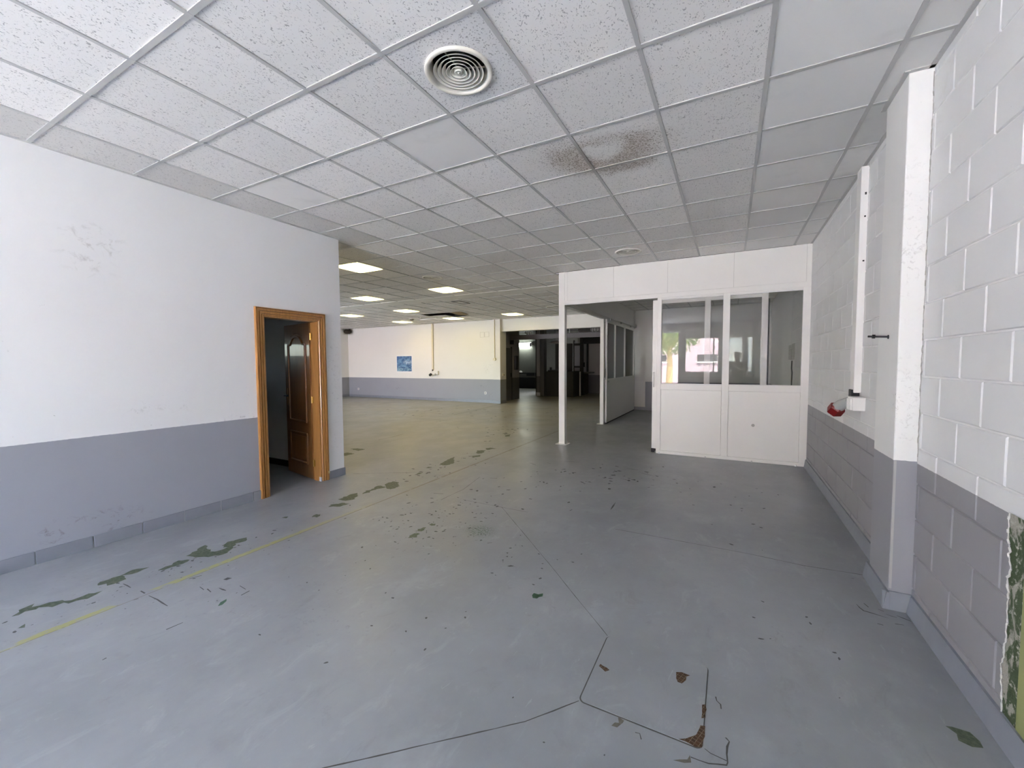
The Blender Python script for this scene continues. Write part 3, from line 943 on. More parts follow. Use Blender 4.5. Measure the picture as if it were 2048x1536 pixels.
# ------------------------------------------------------------------ skirtings
bl = tag(MB().box(LX, LX + 0.004, -1.0, 2.62, 0, 0.098).build('baseboard_left', m_grout), 'grey tiled skirting along the left plaster wall', 'skirting', kind='structure')
edges_y = [0.959 + 0.3155 * k for k in range(-5, 6)] + [2.62]
for a, b in zip(edges_y, edges_y[1:]):
    MB().box(LX, LX + 0.012, a + 0.004, b - 0.004 if b < 2.6 else b, 0.0, 0.10).build('skirting_tile', m_skirt, bl, bevel=0.002, seg=1)
mb = MB()
mb.box(LX - 0.002, LX + 0.012, 3.49, CORNER_Y + 0.012, 0, 0.10)
mb.box(LX - WT, LX, CORNER_Y, CORNER_Y + 0.012, 0, 0.10)
mb.build('skirting_tile', m_skirt, bl, bevel=0.002, seg=1)

def sloped_skirt(mb, path, h=0.105, t0=0.028, t1=0.012, side=-1):
    """skirting with a leaning face, following a path of wall points with outward normals"""
    vs, n = [], len(path)
    for (x, y, nx, ny) in path:
        vs += [(x, y, 0), (x + nx * t0, y + ny * t0, 0), (x + nx * t1, y + ny * t1, h), (x, y, h)]
    fs = []
    for i in range(n - 1):
        for k in range(4):
            k2 = (k + 1) % 4
            fs.append((i * 4 + k, i * 4 + k2, (i + 1) * 4 + k2, (i + 1) * 4 + k))
    fs += [(0, 3, 2, 1), tuple((n - 1) * 4 + k for k in range(4))]
    mb.add(vs, fs)
mb = MB()
sloped_skirt(mb, [(RX, 0.5, -1, 0), (RX, 3.145, -1, 0)])
sloped_skirt(mb, [(RX, 3.172, 0, -1), (0.83, 3.172, 0, -1)])
sloped_skirt(mb, [(0.86, 3.145, -1, 0), (0.86, 3.575, -1, 0)])
sloped_skirt(mb, [(RX, 3.56, -1, 0), (RX, PY, -1, 0)])
tag(mb.build('baseboard_right', m_skirt), 'grey sloping concrete skirting along the block wall', 'skirting', kind='structure')
mb = MB()
sloped_skirt(mb, [(HALL_X, BY, 0, -1), (-7.77, BY, 0, -1)], t0=0.02)
sloped_skirt(mb, [(-7.79, BY - 0.1, 0, -1), (OPX0 + 0.01, BY - 0.1, 0, -1)], t0=0.02)
sloped_skirt(mb, [(OPX0, BY - 0.11, 1, 0), (OPX0, BY + 0.35, 1, 0)], t0=0.015)
sloped_skirt(mb, [(HALL_X, CORNER_Y, 1, 0), (HALL_X, BY, 1, 0)], t0=0.02)
tag(mb.build('baseboard_back', m_skirt), 'grey skirting along the back wall of the hall', 'skirting', kind='structure')
mb = MB()
sloped_skirt(mb, [(OPX1, BY, 0, -1), (RX, BY, 0, -1)], t0=0.02, h=0.09)
tag(mb.build('baseboard_office', m_skirt), 'grey skirting along the back wall of the office', 'skirting', kind='structure')
# unpainted white strip left beside the side partition on the office back wall
MB().box(-2.66, -2.33, BY - 0.003, BY + 0.01, 0.10, 0.90).build('white_strip', m_enamel, wall_back)

# ------------------------------------------------------------------ ceiling
ceiling = MB().box(HALL_X - 0.2, RX + 0.2, FRONT_Y - 0.2, BY + 0.2, TOP, TOP + 0.12).build('ceiling', m_slab)
tag(ceiling, 'suspended ceiling of square white tiles in a metal grid', 'ceiling', kind='structure')
LIGHTS_A = [(-5.548, 4.95), (-5.548, 7.35), (-7.948, 7.35)]
LIGHTS_B = [(-8.768, 9.62), (-11.168, 9.62), (-11.168, 12.02), (-8.768, 12.02), (-6.368, 12.02)]
HOLES_B = [(-8.768, 10.82), (-8.168, 10.82), (-8.168, 11.42)]
SMOOTH = [(-1.948, 2.55), (-3.748, 2.55), (-1.948, 4.95), (0.452, 4.95)]
unit = {}
def unit_tile(mat):
    if mat.name not in unit:
        bm = bmesh.new()
        bmesh.ops.create_cube(bm, size=1.0)
        for v in bm.verts:
            v.co.z = v.co.z * 0.014 + 0.007
        me = bpy.data.meshes.new('ceiling_tile')
        bm.to_mesh(me)
        bm.free()
        me.materials.append(mat)
        unit[mat.name] = me
    return unit[mat.name]
unit_bar = MB().box(-0.5, 0.5, -0.5, 0.5, 0, 0.014).mesh('grid_runner', m_runner)

def visible(x, y):
    d = Vector((x, y, CZ - CAM_H))
    w = d.dot(_fw)
    if w < 0.3:
        return 0.0
    px, py = 819.2 * d.dot(_r2) / w, 819.2 * d.dot(_u2) / w
    if abs(px) > 1024 + 350 or py > 768 + 350:
        return 0.0
    if x < LX and x / y < LX / CORNER_Y - 0.12:
        return 0.0
    if y > PY + 0.1 and x > -2.75:
        return 0.02 / w
    if y > PY and x / y > -2.6 / PY:
        return 0.0
    return 1.0 / (w * w) + 0.05
DIFFUSERS = [(-1.368, 1.955), (-1.348, 6.16), (-4.98, 6.18), (-4.55, 11.05)]
def holed_tile(x0, x1, y0, y1, cx, cy, r, mt):
    n = 32
    ring, outer = [], []
    for k in range(n):
        a = 2 * math.pi * k / n
        c, s = math.cos(a), math.sin(a)
        ring.append((cx + r * c, cy + r * s))
        t = min((x1 - cx) / c if c > 1e-9 else 9, (x0 - cx) / c if c < -1e-9 else 9, (y1 - cy) / s if s > 1e-9 else 9, (y0 - cy) / s if s < -1e-9 else 9)
        outer.append((cx + t * c, cy + t * s))
    for qx, qy in ((x0, y0), (x0, y1), (x1, y0), (x1, y1)):
        k = min(range(n), key=lambda i: (outer[i][0] - qx) ** 2 + (outer[i][1] - qy) ** 2)
        outer[k] = (qx, qy)
    vs = [(a, b, CZ + 0.004) for a, b in ring] + [(a, b, CZ + 0.004) for a, b in outer] + [(a, b, CZ + 0.018) for a, b in ring]
    fs = [(k, (k + 1) % n, n + (k + 1) % n, n + k) for k in range(n)] + [(k, 2 * n + k, 2 * n + (k + 1) % n, (k + 1) % n) for k in range(n)]
    MB().add(vs, fs).build('ceiling_tile', mt, ceiling)
cells = []
def near(pt, lst, tol=0.05):
    return any(abs(pt[0] - a) < tol and abs(pt[1] - b) < tol for a, b in lst)
def cell(x0, x1, y0, y1, lat):
    if x1 - x0 < 0.04 or y1 - y0 < 0.04:
        return
    cx, cy = (x0 + x1) / 2, (y0 + y1) / 2
    full = (x1 - x0 > 0.55 and y1 - y0 > 0.55)
    if full and near((cx, cy), LIGHTS_A + LIGHTS_B):
        return
    if full and lat == 'B' and near((cx, cy), HOLES_B):
        return
    if near((cx, cy), SMOOTH):
        mt = m_tile_vinyl
    elif near((cx, cy), [(-1.348, 1.95)]):
        mt = m_tile_fine
    elif x0 < LX + 0.02 and y1 < CORNER_Y + 0.4 and x1 < -4.0:
        mt = m_tile_edge
    elif cx > 0.7 and cy > 0 and cy < PY:
        mt = m_tile_edge if int(cy * 10) % 3 == 0 else m_tile_smooth
    elif cx > 0.15 and cy < PY:
        mt = m_tile_smooth
    else:
        mt = m_tile
    cells.append((visible(cx, cy), x0, x1, y0, y1, mt))
AX, AY = -2.248, 1.05
for i in range(-23, 6):
    for j in range(-10, 21):
        x0, y0 = AX + 0.6 * i, AY + 0.6 * j
        x1, y1 = x0 + 0.6, y0 + 0.6
        cx, cy = (x0 + x1) / 2, (y0 + y1) / 2
        # front room and the near part of the hall
        if cy < PY + 0.3 and cx > LX - 0.3 and cy < CORNER_Y - 0.2:
            cell(max(x0, LX), min(x1, RX), max(y0, FRONT_Y), min(y1, PY), 'A')
        elif CORNER_Y - 0.2 <= cy <= PY and cx > LX:
            cell(max(x0, LX if cy < CORNER_Y else -99), min(x1, RX), y0, y1 if cx < -2.9 else min(y1, PY), 'A')
        elif cx <= LX and cy > CORNER_Y - 0.2:
            cell(max(x0, HALL_X), x1, max(y0, CORNER_Y), min(y1, 8.05), 'A')
        elif cy > PY and cx > LX and cx < -2.7:
            cell(x0, min(x1, -2.75), y0, min(y1, 8.05), 'A')
        if cy > PY - 0.3 and cx > -2.9:
            cell(max(x0, -2.68), min(x1, RX), max(y0, PY + 0.05), min(y1, BY), 'A')
BX0, BY0 = -6.068, 8.72
for i in range(-16, 6):
    for j in range(-1, 8):
        x0, y0 = BX0 + 0.6 * i, BY0 + 0.6 * j
        cell(max(x0, HALL_X), min(x0 + 0.6, -2.75), max(y0, 8.5), min(y0 + 0.6, BY), 'B')
cells.sort(key=lambda c: -c[0])
rest = MB()
for k, (vis, x0, x1, y0, y1, mt) in enumerate(cells):
    if any(x0 < a < x1 and y0 < b < y1 for a, b in DIFFUSERS):
        a, b = [d for d in DIFFUSERS if x0 < d[0] < x1 and y0 < d[1] < y1][0]
        holed_tile(x0 + 0.002, x1 - 0.002, y0 + 0.002, y1 - 0.002, a, b, 0.178, mt)
    elif k < 298 and vis > 0:
        sag = random.uniform(0.0, 0.003)
        link_mesh('ceiling_tile', unit_tile(mt), ceiling, ((x0 + x1) / 2, (y0 + y1) / 2, CZ + 0.004 + sag), (x1 - x0 - 0.004, y1 - y0 - 0.004, 1))
    else:
        rest.box(x0 + 0.002, x1 - 0.002, y0 + 0.002, y1 - 0.002, CZ + 0.004, CZ + 0.018)
r_ = rest.build('ceiling_tile_field', m_tile, ceiling)
r_['kind'] = 'stuff'

def bar_x(x0, x1, y, w=0.024):
    link_mesh('grid_runner', unit_bar, ceiling, ((x0 + x1) / 2, y, CZ), (x1 - x0, w, 1))
def bar_y(x, y0, y1, w=0.024):
    link_mesh('grid_runner', unit_bar, ceiling, (x, (y0 + y1) / 2, CZ - 0.0005), (w, y1 - y0, 1))
for i in range(-22, 6):
    x = AX + 0.6 * i
    if x > LX and x < -2.75:
        bar_y(x, FRONT_Y, 8.05)
    elif x > -2.75 and x < RX:
        bar_y(x, FRONT_Y, PY)
        bar_y(x, PY + 0.05, BY)
    elif x < LX and x > HALL_X:
        bar_y(x, CORNER_Y, 8.05)
for j in range(-9, 21):
    y = AY + 0.6 * j
    if y < CORNER_Y:
        bar_x(LX, RX, y, 0.027)
    elif y < PY:
        bar_x(HALL_X, RX, y, 0.027)
    elif y < 8.05:
        bar_x(HALL_X, -2.75, y)
    if y > PY + 0.05 and y < BY:
        bar_x(-2.68, RX, y)
for i in range(-15, 6):
    if i == -4:
        bar_y(BX0 + 0.6 * i, 8.5, 10.52)
        bar_y(BX0 + 0.6 * i, 11.12, BY)
    else:
        bar_y(BX0 + 0.6 * i, 8.5, BY)
for j in range(0, 8):
    if j == 4:
        bar_x(HALL_X, -8.468, BY0 + 0.6 * j)
        bar_x(-7.868, -2.75, BY0 + 0.6 * j)
    elif BY0 + 0.6 * j < BY:
        bar_x(HALL_X, -2.75, BY0 + 0.6 * j)
MB().box(HALL_X, -2.75, 8.05, 8.5, CZ - 0.004, CZ + 0.03).build('plain_ceiling_strip', m_plasterboard, ceiling)
# perimeter angles where the grid meets the walls
for (a, b, c, d) in ((RX - 0.024, RX, FRONT_Y, 3.172), (0.835, 0.86, 3.15, 3.57), (RX - 0.024, RX, 3.545, PY), (LX, LX + 0.02, FRONT_Y, CORNER_Y)):
    MB().box(a, b, c, d, CZ - 0.002, CZ + 0.028).build('perimeter_angle', m_runner, ceiling)
MB().box(0.86, RX, 3.145, 3.172, CZ - 0.002, CZ + 0.028).build('perimeter_angle', m_runner, ceiling)
# roof void is closed above the walls of the small room and behind the hall window
# ================================================================== OFFICE PARTITION
FY0, FY1 = PY, PY + 0.055
ZH = 2.515
part = thing('office_partition', (-0.9, PY, 0), 'white enamelled office partition with glazed upper half and tall header', 'partition')
post = MB().box(-2.752, -2.640, FY0 - 0.002, FY0 + 0.11, 0, CZ).build('post', m_enamel, part, bevel=0.003)
MB().box(-2.80, -2.59, FY0 - 0.05, FY0 + 0.15, 0, 0.008).build('base_plate', m_enamel, post)
MB().tube([(-2.60, FY0 + 0.02, 0.0), (-2.60, FY0 + 0.02, 0.05)], 0.012).build('anchor_bolt', m_steel, post)
MB().tube([(-2.62, FY0 - 0.02, 0.008), (-2.62, FY0 - 0.02, 0.02)], 0.010).build('anchor_bolt', m_steel, post)
# header of separate panels in front of a backing frame
MB().box(-2.640, RX, FY0 + 0.006, FY1, ZH, CZ).build('header_frame', m_enamel_line, part)
hx = [-2.640, -2.590, -1.765, -0.905, 0.02, RX - 0.06, RX]
for a, b in zip(hx, hx[1:]):
    MB().box(a + 0.0015, b - 0.0015, FY0, FY0 + 0.02, ZH + (0.075 if b - a > 0.2 else 0.0), CZ).build('header_panel', m_enamel, part, bevel=0.0015, seg=1)
MB().box(-2.640, RX, FY0 - 0.002, FY0 + 0.02, ZH, ZH + 0.073).build('header_rail', m_enamel, part, bevel=0.003)
# frame around the fixed glazing
for a, b in ((-1.055, -0.990), (-0.113, -0.020), (0.874, RX)):
    MB().box(a, b, FY0 - 0.002, FY1, 0.0, ZH).build('mullion', m_enamel, part, bevel=0.003)
for a, b in ((-0.990, -0.113), (-0.020, 0.874)):
    MB().box(a, b, FY0, FY1, 1.045, 1.135).build('sill_rail', m_enamel, part, bevel=0.003)
    MB().box(a, b, FY0, FY1, 2.487, ZH).build('head_rail', m_enamel, part, bevel=0.002)
    MB().box(a, b, FY0 + 0.022, FY0 + 0.028, 1.13, 2.492).build('glass_pane', m_glass_office, part)
    MB().box(a + 0.002, b - 0.002, FY0 + 0.006, FY1 - 0.01, 0.052, 1.043).build('lower_panel', m_enamel, part, bevel=0.002)
    for zz in (1.139, 2.483):
        MB().box(a, b, FY0 + 0.012, FY0 + 0.040, zz - 0.006, zz + 0.006).build('glazing_bead', m_alu, part)
MB().box(-1.055, RX - 0.002, FY0 - 0.006, FY1, 0.0, 0.05).build('bottom_rail', m_enamel, part, bevel=0.004)
for x in (-1.00, -0.32, 0.30, 0.84):
    MB().tube([(x, FY0 - 0.024, 0.0), (x, FY0 - 0.024, 0.022)], [0.013, 0.009], 8).build('floor_bolt', m_steel, part)
MB().tube([(0.31, FY0 + 0.007, 0.545), (0.31, FY0 + 0.0035, 0.545)], 0.022, 16).build('hole_plug', simple('grey_plug', (0.42, 0.41, 0.39), 0.6), part)

# sliding door leaf of the front opening, slid behind the fixed glazing
sx0, sx1, sy0, sy1 = -1.135, 0.470, FY1 + 0.015, FY1 + 0.055
sd = thing('sliding_door', ((sx0 + sx1) / 2, sy0, 0.03), 'white half-glazed sliding door slid back behind the fixed office glass', 'door')
for a, b in ((sx0, sx0 + 0.085), (-0.365, -0.283), (sx1 - 0.082, sx1)):
    MB().box(a, b, sy0, sy1, 0.06, 2.49).build('stile', m_enamel, sd, bevel=0.003)
for a, b in ((sx0 + 0.085, -0.365), (-0.283, sx1 - 0.082)):
    MB().box(a, b, sy0 + 0.002, sy1 - 0.002, 2.43, 2.49).build('top_rail', m_enamel, sd)
    MB().box(a, b, sy0 + 0.002, sy1 - 0.002, 1.06, 1.13).build('middle_rail', m_enamel, sd)
    MB().box(a, b, sy0 + 0.008, sy1 - 0.008, 0.06, 1.06).build('lower_panel', m_enamel, sd)
    MB().box(a, b, sy0 + 0.017, sy0 + 0.022, 1.125, 2.435).build('glass_pane', m_glass_office, sd)
MB().box(sx0, sx1, sy0 + 0.005, sy1 - 0.005, 0.02, 0.06).build('bottom_seal', m_black, sd)
MB().box(sx0 - 0.006, sx0 + 0.045, sy0 - 0.012, sy1, 0.0, 0.062).build('rubber_foot', m_black, sd, bevel=0.004)
MB().tube([(sx0 + 0.025, sy0 - 0.002, 1.085), (sx0 + 0.025, sy0 - 0.035, 1.10), (sx0 + 0.025, sy0 - 0.035, 1.30), (sx0 + 0.025, sy0 - 0.002, 1.315)], 0.009, 8).build('handle', m_alu, sd)
MB().box(sx1, sx1 + 0.02, sy0 - 0.005, sy1 + 0.005, 1.0, 2.40).build('edge_seal', m_black, sd)
for a in (-0.9, 0.25):
    MB().box(a, a + 0.06, sy0 + 0.01, sy1 - 0.01, 2.49, 2.56).build('hanger', m_steel, sd)
MB().box(-2.60, RX - 0.05, FY1 + 0.005, FY1 + 0.075, 2.55, 2.61).build('track', m_alu, part)

# side partition of the office
SXI = -2.685
side = thing('side_partition', (-2.72, 10.0, 0), 'white side partition of the office with a sliding door track', 'partition')
MB().box(-2.752, SXI, PY + 0.11, BY, 2.53, CZ).build('transom', m_enamel, side)
MB().box(-2.775, -2.688, 9.72, 9.80, 0.0, 2.53).build('post', m_enamel, side, bevel=0.003)
MB().box(-2.84, -2.67, 9.67, 9.84, 0.0, 0.008).build('base_plate', m_enamel, side)
for a, b in ((9.80, 10.86), (10.92, 12.02), (12.08, 13.14)):
    MB().box(-2.775, -2.755, a, b, 0.04, 1.07).build('lower_panel', m_enamel, side)
    MB().box(-2.770, -2.764, a, b, 1.11, 2.50).build('glass_pane', m_glass_office, side)
for a in (10.86, 12.02, 13.14):
    MB().box(-2.79, -2.735, a, a + 0.06, 0.0, 2.53).build('mullion', m_enamel, side)
MB().box(-2.785, -2.74, 9.80, 13.2, 1.07, 1.11).build('sill_rail', m_enamel, side)
MB().box(-2.785, -2.74, 9.80, 13.2, 0.0, 0.04).build('bottom_rail', m_enamel, side)
MB().box(-2.785, -2.74, 9.80, 13.2, 2.50, 2.53).build('head_rail', m_enamel, side)
rail = MB()
rail.box(SXI, SXI + 0.075, PY + 0.16, BY - 0.02, 2.62, 2.66)
rail.box(SXI + 0.060, SXI + 0.075, PY + 0.16, BY - 0.02, 2.575, 2.62)
rail.build('track', m_alu, side)
MB().box(SXI - 0.03, SXI + 0.03, BY - 0.03, BY, 2.53, CZ).build('corner_conduit', m_pvc, side)

s2 = thing('sliding_door', (-2.66, 11.4, 0.02), 'white half-glazed sliding door hanging on the side partition of the office', 'door')
lx0, lx1 = SXI + 0.012, SXI + 0.052
ly0, ly1 = 9.80, 13.06
MB().box(lx0, lx1, ly0, ly0 + 0.07, 0.03, 2.53).build('stile', m_enamel, s2, bevel=0.003)
MB().box(lx0, lx1, ly1 - 0.12, ly1, 0.03, 2.53).build('stile', m_enamel, s2, bevel=0.003)
panes = [ly0 + 0.07, 10.62, 10.68, 11.72, 11.78, ly1 - 0.12]
for k in (1, 3):
    MB().box(lx0, lx1, panes[k], panes[k + 1], 1.09, 2.46).build('glazing_bar', m_enamel, s2, bevel=0.002)
for k in (0, 2, 4):
    MB().box(lx0 + 0.017, lx0 + 0.022, panes[k], panes[k + 1], 1.085, 2.465).build('glass_pane', m_glass_office, s2)
MB().box(lx0, lx1, ly0 + 0.07, ly1 - 0.12, 2.46, 2.53).build('top_rail', m_enamel, s2)
MB().box(lx0 + 0.004, lx1 - 0.003, ly0 + 0.07, ly1 - 0.12, 0.03, 1.09).build('lower_panel', m_enamel, s2)
MB().tube([(lx0 + 0.02, ly0, 1.08), (lx0 + 0.02, ly0 - 0.03, 1.10), (lx0 + 0.02, ly0 - 0.03, 1.32), (lx0 + 0.02, ly0, 1.34)], 0.009, 8).build('handle', m_steel, s2)
MB().tube([(lx1 - 0.002, ly0 + 0.14, 1.03), (lx1 + 0.02, ly0 + 0.14, 1.03)], 0.022, 14).build('lock', m_steel, s2)
for a in (10.2, 11.3, 12.5):
    MB().box(lx0 + 0.008, lx1 - 0.008, a, a + 0.08, 2.53, 2.63).build('hanger', m_steel, s2)
MB().box(lx0 + 0.01, lx1 - 0.01, ly0, ly1, 0.0, 0.03).build('bottom_seal', m_black, s2)

# notices on the office wall, behind the glass
def notice_material():
    M = Mat('printed_notice', (0.62, 0.61, 0.58), 0.7)
    p = M.pos()
    x, y, z = M.xyz(p)
    lines = M.math('GREATER_THAN', M.math('SINE', M.math('MULTIPLY', z, 260.0)), 0.25)
    words = M.ramp(M.noise(M.scale(p, (1, 18, 40)), 2.2, 3), 0.46, 0.52)
    M.base(M.mix(M.math('MULTIPLY', M.math('MULTIPLY', lines, words), 0.7), (0.60, 0.59, 0.56), (0.10, 0.10, 0.10)))
    return M.m
m_notice = notice_material()
nt = thing('paper_notice', (RX, 8.85, 1.52), 'sheets of printed paper pinned to the block wall inside the office', 'notice')
for a, b, c, d in ((8.48, 8.86, 1.52, 1.80), (8.90, 9.28, 1.52, 1.79)):
    MB().box(RX - 0.004, RX + 0.002, a, b, c, d).build('sheet', m_notice, nt)
cb = MB().tube([(RX - 0.008, 8.72, 1.50), (RX - 0.010, 8.74, 1.36), (RX - 0.010, 8.66, 1.30), (RX - 0.008, 8.70, 1.05), (RX - 0.008, 8.74, 0.95)], 0.011, 6).build('wall_cable', m_chip)
tag(cb, 'dark loose cable hanging down the wall under the paper sheets', 'cable')

# ================================================================== WOODEN DOOR
door = thing('door_1', (LX, 3.05, 0), 'open varnished wooden door in a moulded wooden frame', 'door', kind='structure')
JX0, JX1 = LX - WT - 0.008, LX + 0.004
# jamb linings
MB().box(JX0, JX1, DY1 - 0.025, DY1, 0.0, DZ - 0.025).build('jamb', m_wood, door)
MB().box(JX0, JX1, DY0, DY0 + 0.025, 0.0, DZ - 0.025).build('jamb', m_wood, door)
MB().box(JX0, JX1, DY0, DY1, DZ - 0.025, DZ).build('head_lining', m_wood, door)
# moulded architraves: stepped profile extruded and mitred
prof = [(0.0, 0.012), (0.004, 0.018), (0.013, 0.018), (0.015, 0.005), (0.021, 0.005), (0.024, 0.022), (0.041, 0.024), (0.044, 0.008), (0.051, 0.008), (0.055, 0.028), (0.070, 0.030), (0.073, 0.014), (0.077, 0.014), (0.080, 0.030), (0.088, 0.028), (0.090, 0.004)]
ay0, ay1, az = DY0 + 0.008, DY1 - 0.008, DZ - 0.012
def arch(corner_a, corner_b, dir_a, dir_b, name):
    """loft the profile between two ends; each end moves outward along its own direction"""
    n = len(prof)
    vs = []
    for c, d in ((corner_a, dir_a), (corner_b, dir_b)):
        for w, t in prof:
            vs.append((LX + t, c[0] + d[0] * w, c[1] + d[1] * w))
        vs.append((LX, c[0] + d[0] * 0.090, c[1] + d[1] * 0.090))
        vs.append((LX, c[0], c[1]))
    m = n + 2
    fs = [(i, (i + 1) % m, m + (i + 1) % m, m + i) for i in range(m)]
    fs += [tuple(range(m - 1, -1, -1)), tuple(range(m, 2 * m))]
    o = MB().add(vs, fs).build(name, m_wood, door)
    bm = bmesh.new()
    bm.from_mesh(o.data)
    bmesh.ops.recalc_face_normals(bm, faces=bm.faces[:])
    bm.to_mesh(o.data)
    bm.free()
    return o
arch((ay0, 0.0), (ay0, az), (-1, 0), (-1, 1), 'architrave')
arch((ay1, 0.0), (ay1, az), (1, 0), (1, 1), 'architrave')
arch((ay0, az), (ay1, az), (-1, 1), (1, 1), 'architrave')
MB().box(LX + 0.0, LX + 0.030, ay1 + 0.072, ay1 + 0.094, 0.085, 0.115).build('broken_moulding', simple('bare_wood', (0.62, 0.50, 0.24), 0.8, var=0.3, vscale=80), door)
MB().box(LX - 0.03, LX + 0.0055, DY1 - 0.027, DY1 - 0.012, 0.0, 0.055).build('white_chip', simple('white_filler', (0.62, 0.62, 0.64), 0.8), door)
# leaf, hinged on the far jamb and swung into the small room
LWD, LTH, LZ0, LZ1 = 0.715, 0.036, 0.014, 2.005
hinge = Vector((LX - WT - 0.012, DY1 - 0.020, 0))
tip = Vector((-5.372, 3.512, 0))
du = (tip - hinge).normalized()
dn = Vector((du.y, -du.x, 0))
if dn.y > 0:
    dn = -dn
def leaf_pts(u, n, z):
    q = hinge + du * u + dn * n
    return (q.x, q.y, z)
class LeafMB(MB):
    def lbox(self, u0, u1, n0, n1, z0, z1):
        vs = [leaf_pts(u, n, z) for z in (z0, z1) for n in (n0, n1) for u in (u0, u1)]
        return self.add(vs, [(0, 1, 3, 2), (4, 6, 7, 5), (0, 4, 5, 1), (2, 3, 7, 6), (0, 2, 6, 4), (1, 5, 7, 3)])
leaf = LeafMB().lbox(0, LWD, -LTH / 2, LTH / 2, LZ0, LZ1).build('leaf', m_leaf, door, bevel=0.002)
def curve_top(u0, u1, zb, rise, n=25):
    out = []
    for k in range(n):
        t = k / (n - 1)
        k2 = min(1.0, max(0.0, (t - 0.14) / 0.72))
        out.append((u0 + (u1 - u0) * t, zb + rise * (1 - abs(2 * k2 - 1) ** 2.6)))
    return out
def moulding(outline, r):
    mb = MB()
    pts = [leaf_pts(u, LTH / 2 + 0.002, z) for u, z in outline]
    for a, b in zip(pts, pts[1:] + pts[:1]):
        mb.tube([a, b], r, 8)
    return mb
pu0, pu1 = 0.115, 0.600
top = curve_top(pu0, pu1, 1.74, 0.10)
up = [(pu0, 0.74), (pu1, 0.74)] + top[::-1]
moulding(up, 0.015).build('panel_moulding', m_leaf, leaf)
n_ = len(up)
MB().add([leaf_pts(u, LTH / 2 + 0.001, z) for u, z in [(pu0 + 0.03, 0.77), (pu1 - 0.03, 0.77)] + [(u * 0.9 + 0.1 * (pu0 + pu1) / 2, z - 0.03) for u, z in top[::-1]]], [tuple(range(n_))]).build('upper_panel', m_leaf, leaf)
moulding([(pu0, 0.20), (pu1, 0.20), (pu1, 0.58), (pu0, 0.58)], 0.015).build('panel_moulding', m_leaf, leaf)
LeafMB().lbox(pu0 + 0.035, pu1 - 0.035, LTH / 2 - 0.002, LTH / 2 + 0.006, 0.235, 0.545).build('lower_panel', m_leaf, leaf, bevel=0.004)
# carved ornament over the curved panel
mb = MB()
for k in range(9):
    t = (k - 4) / 4.0
    uc, zc = 0.357 + t * 0.15, 1.885 - 0.035 * t * t
    mb.tube([leaf_pts(uc - 0.022, LTH / 2 + 0.001, zc), leaf_pts(uc, LTH / 2 + 0.004, zc + 0.008 * (k % 2)), leaf_pts(uc + 0.022, LTH / 2 + 0.001, zc)], [0.003, 0.009, 0.003], 8)
mb.build('carved_ornament', m_leaf, leaf)
LeafMB().lbox(LWD - 0.075, LWD - 0.045, LTH / 2, LTH / 2 + 0.006, 0.93, 1.16).build('handle_plate', m_brass, leaf)
MB().tube([leaf_pts(LWD - 0.06, LTH / 2, 1.06), leaf_pts(LWD - 0.06, LTH / 2 + 0.05, 1.06), leaf_pts(LWD - 0.17, LTH / 2 + 0.05, 1.06)], 0.009, 8).build('handle', m_dark_steel, leaf)
for zz in (1.83, 1.03, 0.22):
    q = Vector((LX - WT - 0.006, DY1 - 0.030, zz))
    h = MB().tube([q + Vector((0, 0, -0.045)), q + Vector((0, 0, 0.045))], 0.008, 10)
    h.box(q.x, q.x + 0.03, DY1 - 0.027, DY1 - 0.024, zz - 0.04, zz + 0.04)
    h.build('hinge', m_brass, door)

# ================================================================== CEILING FIXTURES
def make_diffuser():
    root = thing('air_diffuser', (0, 0, 0), 'x', 'air diffuser')
    R = 0.185
    MB().lathe([(R + 0.003, 0.004), (R + 0.004, -0.006), (R - 0.002, -0.011), (R - 0.014, -0.012), (R - 0.022, -0.006), (R - 0.034, 0.030), (R - 0.038, 0.060), (R - 0.042, 0.060), (R - 0.037, 0.028)], n=64).build('outer_ring', m_diffuser, root)
    MB().lathe([(0.001, 0.085), (R - 0.006, 0.085), (R - 0.006, 0.004)], n=48).build('duct_back', m_void, root)
    for k in range(5):
        r = 0.141 - 0.0232 * k
        zc = -0.006
        MB().lathe([(r, zc), (r - 0.006, zc + 0.003), (r - 0.0225, zc + 0.020), (r - 0.0235, zc + 0.024), (r - 0.0205, zc + 0.024), (r - 0.005, zc + 0.008)], n=64, closed=True).build('cone_ring', m_diffuser, root)
    MB().lathe([(0.026, 0.012), (0.025, -0.002), (0.020, -0.007), (0.010, -0.002), (0.007, -0.005), (0.0005, -0.008)], n=32).build('centre_cone', m_diffuser, root)
    for a in (0.5, 2.6, 4.7):
        c, s = math.cos(a), math.sin(a)
        MB().tube([(c * 0.02, s * 0.02, 0.022), (c * 0.148, s * 0.148, 0.030)], 0.004, 6).build('strut', m_diffuser, root)
    return root
dif = make_diffuser()
for k, (x, y, lb) in enumerate(((*DIFFUSERS[0], 'cream round air diffuser with concentric rings on a finely dotted tile, beside the sooty stain'),
                                (*DIFFUSERS[1], 'small looking round air diffuser in the ceiling above the office partition'),
                                (*DIFFUSERS[2], 'round air diffuser in the hall ceiling among the lit panels'),
                                (*DIFFUSERS[3], 'faint round air diffuser in the far hall ceiling near the dark opening'))):
    o = dif if k == 0 else copy_tree(dif)
    o.location = (x, y, CZ)
    tag(o, lb, 'air diffuser', 'round ceiling air diffusers')

